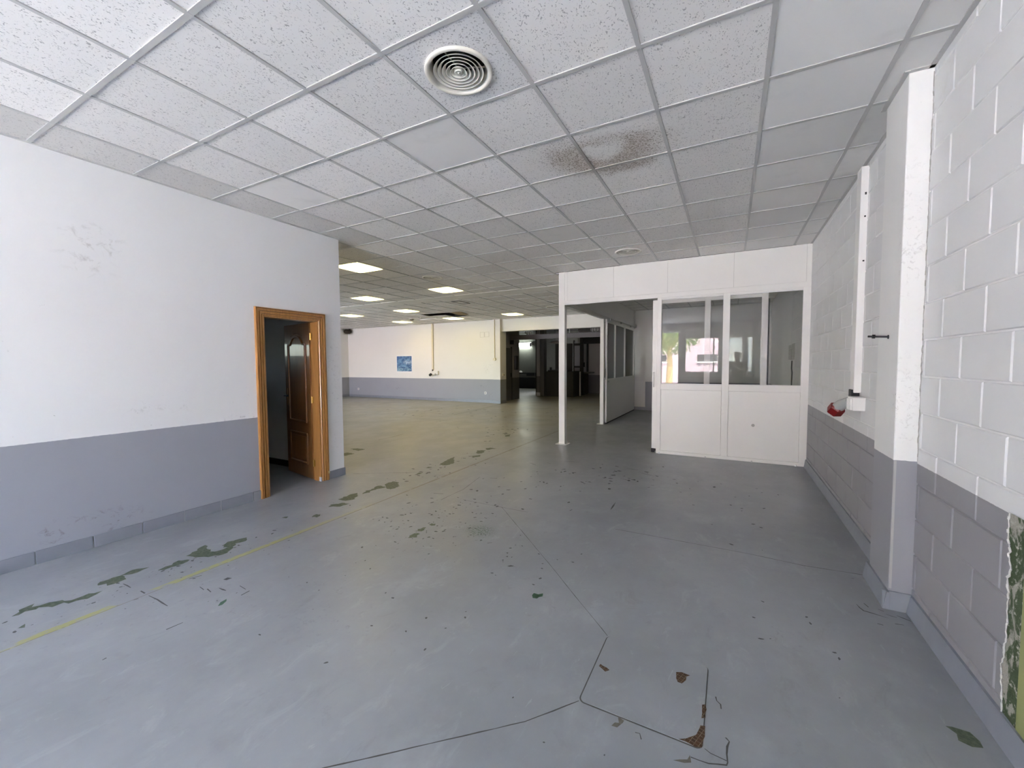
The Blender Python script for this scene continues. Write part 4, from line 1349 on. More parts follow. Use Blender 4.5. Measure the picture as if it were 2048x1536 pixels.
def make_light():
    root = thing('ceiling_light', (0, 0, 0), 'lit square warm white ceiling light panel in the hall ceiling', 'ceiling light', 'lit square panels in the hall ceiling')
    fr = MB()
    h, w = 0.297, 0.020
    fr.box(-h, h, -h, -h + w, -0.004, 0.03).box(-h, h, h - w, h, -0.004, 0.03).box(-h, -h + w, -h + w, h - w, -0.004, 0.03).box(h - w, h, -h + w, h - w, -0.004, 0.03)
    fr.build('frame', m_alu, root)
    MB().box(-h + 0.002, h - 0.002, -h + 0.002, h - 0.002, 0.03, 0.09).build('housing', m_alu, root)  # closed back added to keep the diffuser's light out of the roof void
    # pillow shaped diffuser with rounded corners
    rows_, n = [], 12
    mb = MB()
    S = h - 0.008
    vs = []
    for j in range(n + 1):
        for i in range(n + 1):
            u, v = 2 * i / n - 1, 2 * j / n - 1
            k = 1 - 0.06 * (u * v) ** 4
            vs.append((S * u * k, S * v * k, -0.004 - 0.022 * (1 - u ** 4) * (1 - v ** 4)))
    fs = [(j * (n + 1) + i, (j + 1) * (n + 1) + i, (j + 1) * (n + 1) + i + 1, j * (n + 1) + i + 1) for j in range(n) for i in range(n)]
    mb.add(vs, fs, True)
    mb.build('diffuser', m_lamp, root)
    return root
LIGHT_LABELS = ['lit square ceiling panel close to the free end of the plaster wall',
                'lit square ceiling panel just behind the round diffuser of the hall',
                'lit square ceiling panel before the plain ceiling strip, a row away from the round diffuser',
                'lit square ceiling panel between the plain ceiling strip and the black ceiling hole',
                'lit square ceiling panel behind the plain ceiling strip, towards the daylit end of the hall',
                'lit square ceiling panel by the back wall, over the cream trunking and poster',
                'lit square ceiling panel by the back wall, right behind the black ceiling hole',
                'lit square ceiling panel by the back wall, over the dark opening']
lt = make_light()
for k, (x, y) in enumerate(LIGHTS_A + LIGHTS_B):
    o = lt if k == 0 else copy_tree(lt)
    o.location = (x, y, CZ)
    o['label'] = LIGHT_LABELS[k]

v = thing('ceiling_vent', (-6.33, 9.0, CZ), 'small rectangular grille in a hall ceiling tile', 'vent')
mb = MB()
mb.box(-6.46, -6.20, 8.76, 8.79, CZ - 0.006, CZ + 0.006).box(-6.46, -6.20, 9.24, 9.27, CZ - 0.006, CZ + 0.006)
mb.box(-6.46, -6.43, 8.79, 9.24, CZ - 0.006, CZ + 0.006).box(-6.23, -6.20, 8.79, 9.24, CZ - 0.006, CZ + 0.006)
mb.build('frame', m_dark_steel, v)
for k in range(6):
    MB().box(-6.43, -6.23, 8.82 + 0.07 * k, 8.86 + 0.07 * k, CZ - 0.002, CZ + 0.004).build('slat', m_plasterboard, v)
# hanging broken tile and pipe by the hole in the ceiling
mb = MB()
mb.add([(-7.86, 10.54, CZ + 0.01), (-7.50, 10.56, CZ + 0.01), (-7.46, 11.05, CZ - 0.05), (-7.86, 11.08, CZ - 0.04), (-7.86, 10.54, CZ + 0.02), (-7.50, 10.56, CZ + 0.02), (-7.46, 11.05, CZ - 0.04), (-7.86, 11.08, CZ - 0.03)],
       [(0, 3, 2, 1), (4, 5, 6, 7), (0, 1, 5, 4), (1, 2, 6, 5), (2, 3, 7, 6), (3, 0, 4, 7)])
tag(mb.build('sagging_tile', simple('damp_tile', (0.30, 0.22, 0.12), 0.9, var=0.4, vscale=8)), 'stained ceiling tile sagging beside the black hole', 'ceiling tile')
dt = thing('smoke_detector', (-10.06, 11.3, CZ), 'dark smoke detector under the hall ceiling', 'smoke detector')
MB().lathe([(0.10, 0.0), (0.10, -0.02), (0.085, -0.03)], (-10.06, 11.3, CZ), 20).build('base', m_plasterboard, dt)
MB().lathe([(0.075, -0.03), (0.06, -0.06), (0.001, -0.065)], (-10.06, 11.3, CZ), 20).build('sensor', m_brown, dt)
cp = thing('ceiling_pipe', (-9.5, 11.1, CZ), 'thin pale pipe bent down under the hall ceiling', 'pipe')
MB().tube([(-9.5, 11.1, CZ + 0.0), (-9.5, 11.1, CZ - 0.09), (-8.9, 11.25, CZ - 0.05)], 0.018, 8).build('tube', m_plasterboard, cp)

# ================================================================== RIGHT WALL FITTINGS
tr = thing('cable_trunking', (0.94, 4.44, 1.21), 'white vertical cable trunking on the block wall above the red socket', 'trunking')
MB().box(0.917, RX + 0.004, 4.380, 4.505, 1.215, CZ - 0.03).build('cover', m_pvc, tr, bevel=0.003)
for zz, s in ((2.84, 0.010), (2.66, 0.006), (2.30, 0.006)):
    MB().box(0.944, 0.956, 4.3785, 4.381, zz, zz + s * 2).build('clip_hole', m_black, tr)
cd = thing('conduit_tube', (0.955, 4.66, 1.3), 'thin clear glossy tube beside the white trunking', 'conduit')
MB().tube([(0.955, 4.64, 1.25), (0.955, 4.64, 1.83)], 0.010, 10).build('tube', simple('glossy_clear_pvc', (0.75, 0.75, 0.73), 0.08), cd)
so = thing('wall_socket', (0.93, 4.40, 1.05), 'white industrial wall socket with a red hinged lid', 'socket')
MB().box(0.885, RX + 0.004, 4.240, 4.420, 1.075, 1.185).build('box', m_pvc, so, bevel=0.006)
MB().box(0.905, 0.960, 4.395, 4.490, 1.175, 1.240).build('cable_gland', m_black, so, bevel=0.004)
MB().tube([(0.90, 4.40, 1.145), (0.86, 4.50, 1.10), (0.835, 4.55, 1.06)], [0.036, 0.045, 0.050], 16).build('socket_body', m_smoke, so)
MB().tube([(0.850, 4.525, 1.085), (0.845, 4.532, 1.075), (0.825, 4.572, 1.030), (0.820, 4.580, 1.020)], [0.052, 0.062, 0.062, 0.050], 6, smooth=False).build('lid', m_red, so)
for k in range(3):
    MB().box(0.870, 0.884, 4.25 + 0.05 * k, 4.27 + 0.05 * k, 1.08, 1.17).build('rib', m_pvc, so)
rod = thing('anchor_rod', (0.86, 3.345, 1.63), 'black threaded anchor rod sticking out of the pillar', 'rod')
MB().tube([(0.87, 3.345, 1.628), (0.762, 3.352, 1.634)], 0.0062, 10).build('shaft', m_dark_steel, rod)
MB().tube([(0.862, 3.345, 1.628), (0.857, 3.345, 1.628)], 0.013, 12).build('washer', m_black, rod)
MB().tube([(0.797, 3.350, 1.632), (0.783, 3.351, 1.633)], 0.0135, 6, smooth=False).build('nut', m_black, rod)

# ================================================================== HALL BACK WALL FITTINGS
def poster_material():
    M = Mat('blue_picture_print', (0.1, 0.2, 0.4), 0.6)
    p = M.pos()
    n1 = M.noise(M.scale(p, (1.6, 1, 3.0)), 2.6, 6, 0.6, 1.2)
    n2 = M.noise(M.scale(p, (5, 1, 1)), 4.0, 3, 0.5, 0.5)
    z = M.xyz(p)[2]
    c = M.mix(M.ramp(n1, 0.36, 0.66), (0.022, 0.085, 0.22), (0.16, 0.32, 0.52))
    c = M.mix(M.math('MULTIPLY', M.ramp(z, 1.45, 1.2), M.ramp(n1, 0.40, 0.6)), c, (0.26, 0.42, 0.50))
    c = M.mix(M.math('MULTIPLY', M.ramp(z, 1.55, 1.8), M.ramp(n2, 0.45, 0.6)), c, (0.03, 0.10, 0.30))
    sw = M.math('MULTIPLY', M.blob(p, (-12.02, BY, 1.56), (0.30, 1, 0.13)), M.ramp(n2, 0.40, 0.55))
    c = M.mix(sw, c, (0.60, 0.72, 0.82))
    M.base(c)
    return M.m
po = thing('wall_poster', (-12.21, BY, 1.16), 'blue picture poster with a white border on the hall wall', 'poster')
MB().box(-12.665, -11.745, BY - 0.006, BY + 0.001, 1.125, 1.865).build('paper', simple('poster_paper', (0.80, 0.80, 0.80), 0.6), po)
MB().box(-12.615, -11.795, BY - 0.009, BY - 0.0055, 1.175, 1.815).build('picture', poster_material(), po)
c1 = thing('wall_conduit', (-10.66, BY, 1.2), 'cream cable trunking running down the hall wall to a socket', 'trunking')
MB().box(-10.70, -10.63, BY - 0.045, BY + 0.002, 1.24, CZ).build('cover', m_cream, c1)
MB().tube([(-10.665, BY - 0.04, 1.26), (-10.665, BY - 0.04, 1.17)], [0.02, 0.035], 10).build('gland', m_black, c1)
s1_ = thing('hall_socket', (-10.55, BY, 1.03), 'white socket box with a dark plug under the cream trunking', 'socket')
MB().box(-10.70, -10.38, BY - 0.07, BY + 0.002, 1.05, 1.20).build('box', m_pvc, s1_, bevel=0.006)
MB().tube([(-10.72, BY - 0.06, 1.07), (-10.74, BY - 0.14, 1.02)], 0.05, 14).build('plug', m_black, s1_)
MB().tube([(-10.50, BY - 0.06, 1.07), (-10.50, BY - 0.11, 1.03)], 0.04, 12).build('plug', m_smoke, s1_)
c2 = thing('pier_conduit', (-7.70, BY - 0.1, 1.65), 'thin cream conduit running down the wall pier to a round box', 'conduit')
MB().tube([(-7.70, BY - 0.112, 1.68), (-7.70, BY - 0.112, CZ)], 0.016, 8).build('tube', m_cream, c2)
MB().tube([(-7.70, BY - 0.102, 1.64), (-7.70, BY - 0.15, 1.64)], 0.055, 16).build('round_box', m_cream, c2)
def plate(name, x, z, lbl):
    o = thing(name, (x, BY, z), lbl, 'socket')
    MB().box(x - 0.045, x + 0.045, BY - 0.012, BY + 0.002, z - 0.045, z + 0.045).build('plate', m_pvc, o, bevel=0.004)
    MB().tube([(x, BY - 0.0125, z), (x, BY - 0.0145, z)], 0.022, 14).build('inset', m_chip, o)
plate('wall_outlet', -8.178, 0.37, 'small white outlet on the grey band near the wall pier')
plate('wall_outlet', -14.99, 0.36, 'small white outlet on the grey band at the daylit end of the hall')
pb = thing('switch_box', (OPX0, BY + 0.1, 1.1), 'small white switch box on the side of the wall pier', 'switch')
MB().box(OPX0 - 0.001, OPX0 + 0.05, BY + 0.03, BY + 0.13, 1.02, 1.12).build('box', m_pvc, pb, bevel=0.006)
MB().tube([(OPX0 + 0.05, BY + 0.08, 1.06), (OPX0 + 0.065, BY + 0.08, 1.06)], 0.02, 10).build('button', m_brass, pb)
sp = thing('wall_speaker', (-15.52, BY - 0.15, 2.9), 'dark oval loudspeaker in the top corner of the hall', 'speaker')
MB().lathe([(0.001, -0.10), (0.10, -0.095), (0.16, -0.05), (0.175, 0.0), (0.16, 0.05), (0.10, 0.095), (0.001, 0.10)], (-15.40, BY - 0.18, 2.97), 24).build('cabinet', simple('brown_speaker_cloth', (0.035, 0.028, 0.02), 0.9), sp)
MB().tube([(-15.40, BY - 0.16, 3.05), (-15.40, BY - 0.06, 3.09), (-15.40, BY, 3.09)], 0.015, 8).build('bracket', m_dark_steel, sp)
ob = thing('old_box_outline', (-8.2, BY, 2.48), 'two faint square outlines left by removed boxes on the hall wall', 'wall mark')
for a in (-8.40, -8.19):
    mb = MB()
    for (x0, x1, z0, z1) in ((a, a + 0.19, 2.48, 2.486), (a, a + 0.19, 2.662, 2.668), (a, a + 0.008, 2.486, 2.662), (a + 0.182, a + 0.19, 2.486, 2.662)):
        mb.box(x0, x1, BY - 0.0015, BY + 0.001, z0, z1)
    mb.build('outline', simple('faint_line', (0.42, 0.40, 0.36), 0.8), ob)

# ================================================================== FLOOR HATCH
hx0, hx1, hy0, hy1 = -0.556, -0.070, 1.655, 2.135
ht = thing('floor_hatch', ((hx0 + hx1) / 2, (hy0 + hy1) / 2, 0), 'grey painted square steel floor hatch with rusty bare spots', 'hatch')
def rrect(x0, x1, y0, y1, r, n=5):
    out = []
    for cx, cy, a0 in ((x1 - r, y1 - r, 0), (x0 + r, y1 - r, 90), (x0 + r, y0 + r, 180), (x1 - r, y0 + r, 270)):
        for k in range(n + 1):
            a = math.radians(a0 + 90 * k / n)
            out.append((cx + r * math.cos(a), cy + r * math.sin(a)))
    return out
MB().prism(rrect(hx0 - 0.006, hx1 + 0.004, hy0 - 0.006, hy1 + 0.0015, 0.028), 0.0, 0.0009).build('gap', m_joint, ht)
MB().prism(rrect(hx0, hx1, hy0, hy1, 0.025), 0.0, 0.0030).build('plate', m_floor, ht)
for kind, poly in PATCHES:
    if kind == 'rust':
        o = flat_poly('rust_spot', poly, 0.0036, m_rust, ht, 0.004)
# ================================================================== DARK ROOM BEYOND THE OPENING
m_dark_wall = wall_paint('far_room_shaded_paint', (0.34, 0.315, 0.31), (0.125, 0.118, 0.13), 0.90)  # white over grey paint darkened, the unlit room's gloom put into the colours
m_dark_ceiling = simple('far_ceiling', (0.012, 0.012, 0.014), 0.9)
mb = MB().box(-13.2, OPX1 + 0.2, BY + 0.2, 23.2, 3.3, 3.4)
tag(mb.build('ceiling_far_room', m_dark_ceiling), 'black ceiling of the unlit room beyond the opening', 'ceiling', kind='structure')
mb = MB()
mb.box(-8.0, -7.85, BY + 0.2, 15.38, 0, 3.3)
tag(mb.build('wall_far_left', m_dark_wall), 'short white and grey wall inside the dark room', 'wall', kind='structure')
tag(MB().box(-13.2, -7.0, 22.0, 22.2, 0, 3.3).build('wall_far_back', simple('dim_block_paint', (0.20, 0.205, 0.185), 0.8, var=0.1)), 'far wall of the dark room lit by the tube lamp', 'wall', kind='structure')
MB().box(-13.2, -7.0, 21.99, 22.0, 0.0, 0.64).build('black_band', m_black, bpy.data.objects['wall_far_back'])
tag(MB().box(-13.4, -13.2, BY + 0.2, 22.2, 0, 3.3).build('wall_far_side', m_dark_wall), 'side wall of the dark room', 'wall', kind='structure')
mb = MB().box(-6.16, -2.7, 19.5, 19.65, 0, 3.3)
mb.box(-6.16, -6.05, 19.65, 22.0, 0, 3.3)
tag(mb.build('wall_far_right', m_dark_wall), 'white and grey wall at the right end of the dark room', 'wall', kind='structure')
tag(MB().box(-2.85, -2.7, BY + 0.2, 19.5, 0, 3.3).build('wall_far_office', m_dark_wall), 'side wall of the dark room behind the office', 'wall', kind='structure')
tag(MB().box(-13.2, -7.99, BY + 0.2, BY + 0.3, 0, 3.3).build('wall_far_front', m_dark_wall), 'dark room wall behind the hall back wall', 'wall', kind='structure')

d2 = thing('door_2', (-7.84, 14.37, 0), 'dark grey steel door in the dark room beside the wall pier', 'door', kind='structure')
MB().box(-7.85, -7.82, 14.05, 14.62, 0, 2.10).build('leaf', simple('grey_steel_paint', (0.10, 0.095, 0.10), 0.5), d2)
MB().box(-7.85, -7.81, 14.62, 14.68, 0, 2.15).build('frame', m_dark_steel, d2)
MB().box(-7.82, -7.78, 14.54, 14.60, 0.95, 1.10).build('handle', m_black, d2)
fx = thing('exit_sign', (-7.84, 14.7, 2.3), 'small dark box sign above the grey steel door', 'sign')
MB().box(-7.85, -7.78, 14.55, 14.78, 2.25, 2.48).build('box', m_black, fx, bevel=0.01)
ph = thing('wall_intercom', (-7.84, 15.0, 1.25), 'black wall cabinet hung on the white wall inside the dark room', 'cabinet')
MB().box(-7.85, -7.76, 14.90, 15.14, 1.22, 1.80).build('case', m_dark_steel, ph, bevel=0.01)
MB().box(-7.76, -7.75, 14.96, 15.08, 1.35, 1.74).build('face', m_black, ph)

tl = thing('tube_lamp', (-10.84, 21.9, 2.55), 'glowing white fluorescent tube lamp on the far wall', 'lamp')
MB().box(-11.30, -10.38, 21.93, 22.0, 2.56, 2.72).build('housing', m_pvc, tl)
MB().tube([(-11.28, 21.86, 2.58), (-10.42, 21.86, 2.58)], 0.11, 16).build('diffuser', m_tube, tl)
for a in (-11.31, -10.42):
    MB().tube([(a, 21.86, 2.58), (a + 0.03, 21.86, 2.58)], 0.115, 16).build('end_cap', m_dark_steel, tl)
sh = thing('wall_shelf', (-10.7, 21.8, 0.9), 'dark shelf with tools below the tube lamp', 'shelf')
MB().box(-11.6, -10.1, 21.7, 22.0, 0.88, 0.94).build('board', m_black, sh)
MB().box(-10.6, -10.1, 21.7, 21.98, 0.76, 0.88).build('drawer', m_black, sh)
ra = MB().lathe([(0.10, 0.0), (0.12, 0.04), (0.07, 0.10), (0.001, 0.12)], (-11.05, 21.82, 0.94), 14).build('folded_rag', simple('pale_rag', (0.55, 0.53, 0.5), 0.9))
tag(ra, 'pale crumpled rag lying on the dark shelf', 'rag')

colm = thing('steel_column', (-7.6, 17.2, 0), 'white and grey square column in the dark room', 'column')
MB().box(-7.79, -7.64, 17.0, 17.35, 0, 3.3).build('shaft', m_dark_wall, colm)
MB().box(-7.64, -7.45, 17.05, 17.35, 0, 3.3).build('side_board', simple('dim_board', (0.11, 0.11, 0.12), 0.7), colm)
MB().box(-7.86, -7.80, 17.05, 17.30, 0, 3.3).build('black_rail', m_black, colm)
MB().box(-7.80, -7.63, 16.99, 17.36, 0, 0.16).build('plinth', m_grout, colm)

bm_ = thing('roof_beam', (-5.6, 14.5, 2.42), 'long grey steel beam crossing above the dark room', 'beam')
mb = MB()
mb.box(-7.80, -2.9, 14.42, 14.58, 2.42, 2.44).box(-7.80, -2.9, 14.42, 14.58, 2.58, 2.60).box(-7.80, -2.9, 14.495, 14.505, 2.44, 2.58)
mb.build('girder', simple('grey_beam_paint', (0.16, 0.145, 0.15), 0.6), bm_)
for x in (-6.75, -5.3, -3.9):
    MB().tube([(x, 14.5, 2.60), (x, 14.5, 3.3)], 0.012, 6).build('hanger', m_steel, bm_)
m_fit = simple('pale_fittings', (0.55, 0.54, 0.52), 0.5)
for k, (x, y, z) in enumerate(((-7.0, 14.5, 2.64), (-4.35, 14.5, 2.64))):
    cl = thing('pipe_fitting', (x, y, z), ('cluster of pale pipe fittings above the beam near the tube lamp', 'cluster of pale pipe fittings above the beam near the side partition')[k], 'fittings')
    for j in range(5):
        a = x + (j - 2) * 0.06
        MB().tube([(a, y, z - 0.06 * (j % 2)), (a, y, z + 0.09)], 0.018, 6).build('valve', m_fit, cl)
    MB().tube([(x - 0.16, y, z + 0.05), (x + 0.16, y, z + 0.05)], 0.014, 6).build('manifold', m_fit, cl)

cab = thing('machine_cabinet', (-6.75, 17.5, 0), 'large black machine cabinet in the dark room behind the white post', 'cabinet')
MB().box(-7.36, -6.05, 17.05, 18.2, 0, 1.12).build('body', m_black, cab, bevel=0.02)
MB().box(-7.30, -6.62, 17.15, 18.1, 1.12, 1.18).build('lid', m_dark_steel, cab, bevel=0.01)
MB().box(-7.36, -6.52, 18.2, 18.28, 0, 2.4).build('back_panel', simple('dark_panel', (0.05, 0.045, 0.045), 0.6), cab)
MB().tube([(-7.22, 17.3, 1.15), (-7.22, 17.3, 1.30)], 0.05, 10).build('knob', m_black, cab)
lp = thing('pendant_shade', (-7.0, 17.4, 2.38), 'pale curved lamp shade hanging over the black machine', 'lamp shade')
MB().lathe([(0.02, 0.10), (0.14, 0.09), (0.24, 0.0), (0.25, -0.01)], (-7.05, 17.4, 2.40), 20).build('shade', simple('pale_shade', (0.62, 0.52, 0.45), 0.5), lp)
MB().tube([(-7.05, 17.4, 2.48), (-7.05, 17.4, 3.3)], 0.008, 6).build('cord', m_black, lp)
wf = thing('window_partition', (-6.3, 18.0, 0), 'black framed inner window with pale panes in the dark room', 'window')
m_dimpane = simple('pale_pane', (0.34, 0.33, 0.37), 0.3)
for a, b, c, d in ((-6.45, -6.17, 1.35, 2.30), (-6.45, -6.17, 1.02, 1.27), (-6.45, -6.17, 2.40, 2.48)):
    MB().box(a, b, 18.32, 18.34, c, d).build('pane', m_dimpane, wf)
MB().box(-6.50, -6.45, 18.30, 18.36, 0, 2.55).build('frame_upright', m_black, wf)
MB().box(-6.17, -6.02, 18.28, 18.38, 0, 2.75).build('frame_upright', m_black, wf)
MB().box(-6.45, -6.17, 18.30, 18.36, 2.30, 2.40).build('frame_rail', m_black, wf)
MB().box(-6.45, -6.17, 18.30, 18.36, 1.27, 1.35).build('frame_rail', m_black, wf)
dp = thing('thin_post', (-5.93, 17.6, 0), 'thin pale post beside the dark bench in the far room', 'post')
MB().box(-5.955, -5.905, 17.58, 17.63, 0, 1.10).build('shaft', simple('pale_post', (0.45, 0.44, 0.42), 0.6), dp)
MB().box(-6.0, -5.86, 17.53, 17.68, 0, 0.01).build('foot', m_dark_steel, dp)
bk = thing('dark_bench', (-5.9, 18.8, 0), 'low dark wooden bench beside the thin post', 'bench')
MB().box(-6.3, -5.75, 18.4, 19.2, 1.0, 1.06).build('top', m_chip, bk)
MB().box(-6.28, -6.05, 18.45, 19.15, 0.0, 1.0).build('cupboard', simple('dark_wood', (0.05, 0.04, 0.03), 0.7), bk)
bp = thing('black_pipe', (-6.16, 19.4, 0), 'black vertical pipe in front of the far white wall', 'pipe')
MB().tube([(-6.16, 19.38, 0), (-6.16, 19.38, 2.45)], 0.05, 10).build('shaft', m_black, bp)
MB().box(-6.35, -2.9, 19.36, 19.48, 2.42, 2.9).build('beam', m_black, bp)
ct = thing('wall_control', (-6.55, 19.8, 1.3), 'small dark switch box on the far pale wall', 'switch')
MB().box(-7.0, -6.20, 20.4, 20.5, 0, 3.3).build('pale_board', m_dark_wall, ct)
MB().box(-6.72, -6.62, 20.36, 20.40, 1.28, 1.52).build('box', m_black, ct)

# ================================================================== OUTSIDE THE FRONT WALL
m_ground = simple('pale_paving', (0.52, 0.52, 0.515), 0.9, var=0.12, vscale=0.6)
gr = MB().box(-60, 40, -60, FRONT_Y - 0.2, -0.16, -0.04)
gr.box(-60, HALL_X - 0.2, FRONT_Y - 0.2, 30, -0.16, -0.04)
tag(gr.build('ground', m_ground), 'sunlit pale paving outside the front windows', 'ground', kind='structure')
tag(MB().box(HALL_X - 0.2, -8.6, FRONT_Y - 0.2, CORNER_Y - 0.06, 0.0005, 0.004).build('added_dark_yard', simple('low_bounce_dark', (0.15, 0.155, 0.165), 0.9, var=0.15, vscale=3)), 'unseen dark ground added outside the hall window to cut bounced light', 'ground', kind='structure')  # unseen ground, added dark so the hall window's light turns bluer
gb = thing('street_building', (-3.0, -19.0, 0), 'pale pink building across the street, reflected in the office glass', 'building')
m_pink = simple('pink_render', (0.32, 0.245, 0.265), 0.85, var=0.05, vscale=1.5)
MB().box(-26, 8, -30, -18.2, -0.04, 4.4).build('wall', m_pink, gb)
MB().box(-26.2, 8.2, -18.25, -18.0, 4.3, 4.6).build('cornice', simple('pale_stone', (0.6, 0.58, 0.54), 0.8), gb)
for x in (-12.5, -9.0, -5.5, -2.1, 1.4, 4.9):
    for z0, z1 in ((1.55, 2.05),):
        wdw = MB().box(x, x + 1.3, -18.23, -18.14, z0, z1).build('window', m_dark_steel, gb)
        MB().box(x - 0.06, x + 1.36, -18.2, -18.08, z0 - 0.08, z0).build('sill', simple('stone_sill', (0.55, 0.53, 0.5), 0.8), wdw)
m_bark = simple('sunlit_bark', (0.36, 0.26, 0.12), 0.9, var=0.3, vscale=14)
m_foliage = Mat('leaf_green', (0.10, 0.19, 0.035), 0.6)
_fn = m_foliage.noise(m_foliage.pos(), 5, 3)
m_foliage.base(m_foliage.mix(_fn, (0.05, 0.12, 0.02), (0.22, 0.30, 0.07)))
m_foliage = m_foliage.m
def tree(x, y, h, r, lbl, seed):
    rnd = random.Random(seed)
    t = thing('street_tree', (x, y, -0.04), lbl, 'tree')
    MB().tube([(x, y, -0.05), (x + 0.05, y, h * 0.3), (x - 0.02, y + 0.05, h * 0.62)], [0.20, 0.15, 0.09], 10).build('trunk', m_bark, t)
    for k in range(4):
        a = k * 1.6 + 0.4
        MB().tube([(x, y, h * 0.45), (x + math.cos(a) * r * 0.5, y + math.sin(a) * r * 0.5, h * 0.72)], [0.07, 0.03], 8).build('branch', m_bark, t)
    mb = MB()
    for _ in range(2600):
        u = Vector((rnd.gauss(0, 1), rnd.gauss(0, 1), rnd.gauss(0, 1))).normalized() * r * rnd.random() ** 0.45
        c = Vector((x, y, h * 0.68)) + Vector((u.x, u.y, u.z * 0.75))
        s = 0.07 + 0.05 * rnd.random()
        a = Vector((rnd.gauss(0, 1), rnd.gauss(0, 1), rnd.gauss(0, 1))).normalized()
        b = a.orthogonal().normalized()
        mb.add([c - a * s, c + b * s * 0.5, c + a * s, c - b * s * 0.5], [(0, 1, 2, 3)])
    f_ = mb.build('foliage', m_foliage, t)
    f_['kind'] = 'stuff'
tree(-2.9, -9.2, 4.6, 1.7, 'leafy street tree beside the open front doorway, reflected in the office glass', 3)
tree(-6.4, -11.5, 5.6, 2.0, 'leafy street tree further off beyond the open doorway', 5)

# ================================================================== PHOTOGRAPHER, SEEN REFLECTED IN THE GLASS
def skin_body(name, verts, edges, radii, mat, parent, root=0, sub=2):
    me = bpy.data.meshes.new(name)
    me.from_pydata(verts, edges, [])
    o = bpy.data.objects.new(name, me)
    COL.objects.link(o)
    sk = o.modifiers.new('skin', 'SKIN')
    sk.use_smooth_shade = True
    lay = me.skin_vertices[0].data if me.skin_vertices else None
    if lay is None:
        bpy.context.view_layer.objects.active = o
        bm = bmesh.new()
        bm.from_mesh(me)
        bm.verts.layers.skin.verify()
        bm.to_mesh(me)
        bm.free()
        lay = me.skin_vertices[0].data
    for i, r in enumerate(radii):
        rr = r if isinstance(r, tuple) else (r, r)
        lay[i].radius = rr
        lay[i].use_root = (i == root)
    ss = o.modifiers.new('sub', 'SUBSURF')
    ss.levels = ss.render_levels = sub
    me.materials.append(mat)
    if parent is not None:
        child(o, parent)
    return o
PX_, PY_ = 0.19, -0.42
per = thing('person', (PX_, PY_, 0), 'person in dark clothes and pale cap holding up a phone, reflected in glass', 'person')
m_cloth = simple('dark_shirt', (0.045, 0.05, 0.06), 0.85, var=0.2, vscale=8)
m_jeans = simple('dark_jeans', (0.035, 0.045, 0.075), 0.85, var=0.2, vscale=10)
m_skin = simple('skin_tone', (0.42, 0.26, 0.19), 0.55)
m_cap = simple('pale_cap', (0.62, 0.62, 0.60), 0.8)
def P(dx, dy, z): return (PX_ + dx, PY_ + dy, z)
hand_l, hand_r = (-0.055, -0.075, 1.45), (0.065, -0.075, 1.44)
V = [P(0, 0, 0.98), P(0, 0, 1.12), P(0, 0.01, 1.28), P(0, 0.0, 1.42), P(0, 0.0, 1.50), P(0, 0.02, 1.56), P(0, 0.03, 1.66), P(0, 0.02, 1.74),   # 0-7 spine, neck, head
     P(-0.19, 0, 1.43), P(-0.27, 0.10, 1.22), (-0.085, -0.13, 1.38), hand_l,                               # 8-11 left arm
     P(0.19, 0, 1.43), P(0.26, 0.10, 1.22), (0.115, -0.13, 1.37), hand_r,                                  # 12-15 right arm
     P(-0.10, 0, 0.92), P(-0.12, 0.02, 0.50), P(-0.13, -0.01, 0.09), P(-0.14, 0.13, 0.035),                # 16-19 left leg
     P(0.10, 0, 0.92), P(0.12, 0.02, 0.50), P(0.13, -0.01, 0.09), P(0.14, 0.13, 0.035)]                    # 20-23 right leg
E_ = [(0, 1), (1, 2), (2, 3), (3, 4), (4, 5), (5, 6), (6, 7), (3, 8), (8, 9), (9, 10), (10, 11), (3, 12), (12, 13), (13, 14), (14, 15),
      (0, 16), (16, 17), (17, 18), (18, 19), (0, 20), (20, 21), (21, 22), (22, 23)]
RD = [(0.17, 0.12), (0.16, 0.11), (0.175, 0.12), (0.15, 0.10), 0.06, 0.065, (0.082, 0.105), (0.075, 0.09),
      0.075, 0.052, 0.034, 0.036, 0.075, 0.052, 0.034, 0.036,
      0.095, 0.065, 0.045, 0.04, 0.095, 0.065, 0.045, 0.04]
body = skin_body('body', V, E_, RD, m_cloth, per)
mb = MB()
mb.lathe([(0.001, 0.118), (0.05, 0.112), (0.085, 0.085), (0.100, 0.04), (0.103, 0.0), (0.098, -0.005)], P(0, 0.025, 1.70), 24)
cap = mb.build('cap', m_cap, per)
MB().prism([P(-0.08, 0.10, 0)[:2], P(0.08, 0.10, 0)[:2], P(0.06, 0.19, 0)[:2], P(0, 0.215, 0)[:2], P(-0.06, 0.19, 0)[:2]], 1.695, 1.703).build('peak', m_cap, cap)
fc = MB()
fc.lathe([(0.001, -0.115), (0.045, -0.105), (0.068, -0.06), (0.078, 0.0), (0.075, 0.05), (0.05, 0.09), (0.001, 0.10)], P(0, 0.045, 1.64), 20)
face = fc.build('face', m_skin, per)
MB().tube([P(0, 0.118, 1.665), P(0, 0.142, 1.628), P(0, 0.12, 1.615)], [0.009, 0.015, 0.010], 8).build('nose', m_skin, face)
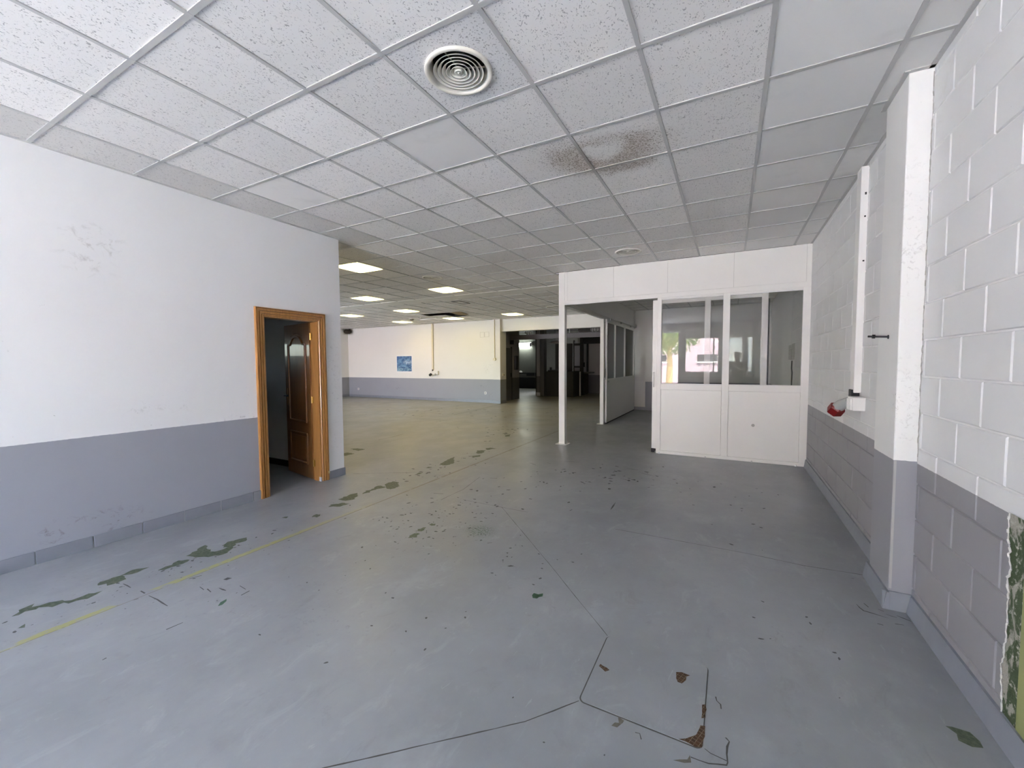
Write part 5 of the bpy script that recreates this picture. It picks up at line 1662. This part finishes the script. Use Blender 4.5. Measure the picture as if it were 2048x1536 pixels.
for s in (-1, 1):
    MB().lathe([(0.001, -0.009), (0.009, 0.0), (0.001, 0.009)], P(0.03 * s, 0.112, 1.66), 10).build('eye', m_black, face)
    MB().tube([P(0.077 * s, 0.03, 1.62), P(0.086 * s, 0.025, 1.65), P(0.078 * s, 0.03, 1.675)], [0.008, 0.014, 0.008], 8).build('ear', m_skin, face)
MB().tube([P(-0.025, 0.112, 1.585), P(0, 0.118, 1.583), P(0.025, 0.112, 1.585)], [0.004, 0.007, 0.004], 6).build('mouth', simple('lips', (0.30, 0.13, 0.11), 0.5), face)
# hands: palm with four fingers and a thumb closing on the phone
for s, hp in ((-1, hand_l), (1, hand_r)):
    hx_, hy_, hz_ = hp
    hm = MB()
    hm.tube([(hx_ + 0.018 * s, hy_ - 0.035, hz_ - 0.045), (hx_ + 0.012 * s, hy_ - 0.01, hz_ - 0.01), (hx_ + 0.006 * s, hy_ + 0.012, hz_ + 0.02)], [0.024, 0.034, 0.030], 10)
    hand = hm.build('hand', m_skin, per)
    for k in range(4):
        zf = hz_ + 0.035 - 0.019 * k
        ln = (0.9, 1.0, 0.95, 0.75)[k]
        MB().tube([(hx_ + 0.010 * s, hy_ + 0.010, zf), (hx_ + 0.004 * s, hy_ + 0.036 * ln, zf + 0.004), (hx_ - 0.016 * s, hy_ + 0.046 * ln, zf + 0.004), (hx_ - 0.034 * s * ln, hy_ + 0.044 * ln, zf + 0.002)], [0.0095, 0.009, 0.008, 0.006], 8).build('finger', m_skin, hand)
    MB().tube([(hx_ + 0.008 * s, hy_ - 0.02, hz_ - 0.02), (hx_ - 0.008 * s, hy_ - 0.006, hz_ + 0.012), (hx_ - 0.022 * s, hy_ + 0.006, hz_ + 0.028)], [0.012, 0.010, 0.007], 8).build('thumb', m_skin, hand)
ph_ = thing('phone', (0, -0.05, 1.44), 'dark phone held up in both hands of the person', 'phone')
MB().box(-0.075, 0.080, -0.062, -0.053, 1.432, 1.505).build('case', m_black, ph_, bevel=0.003)
MB().tube([(0.0, -0.053, 1.4749), (0.0, -0.050, 1.4749)], 0.008, 12).build('lens', m_dark_steel, ph_)
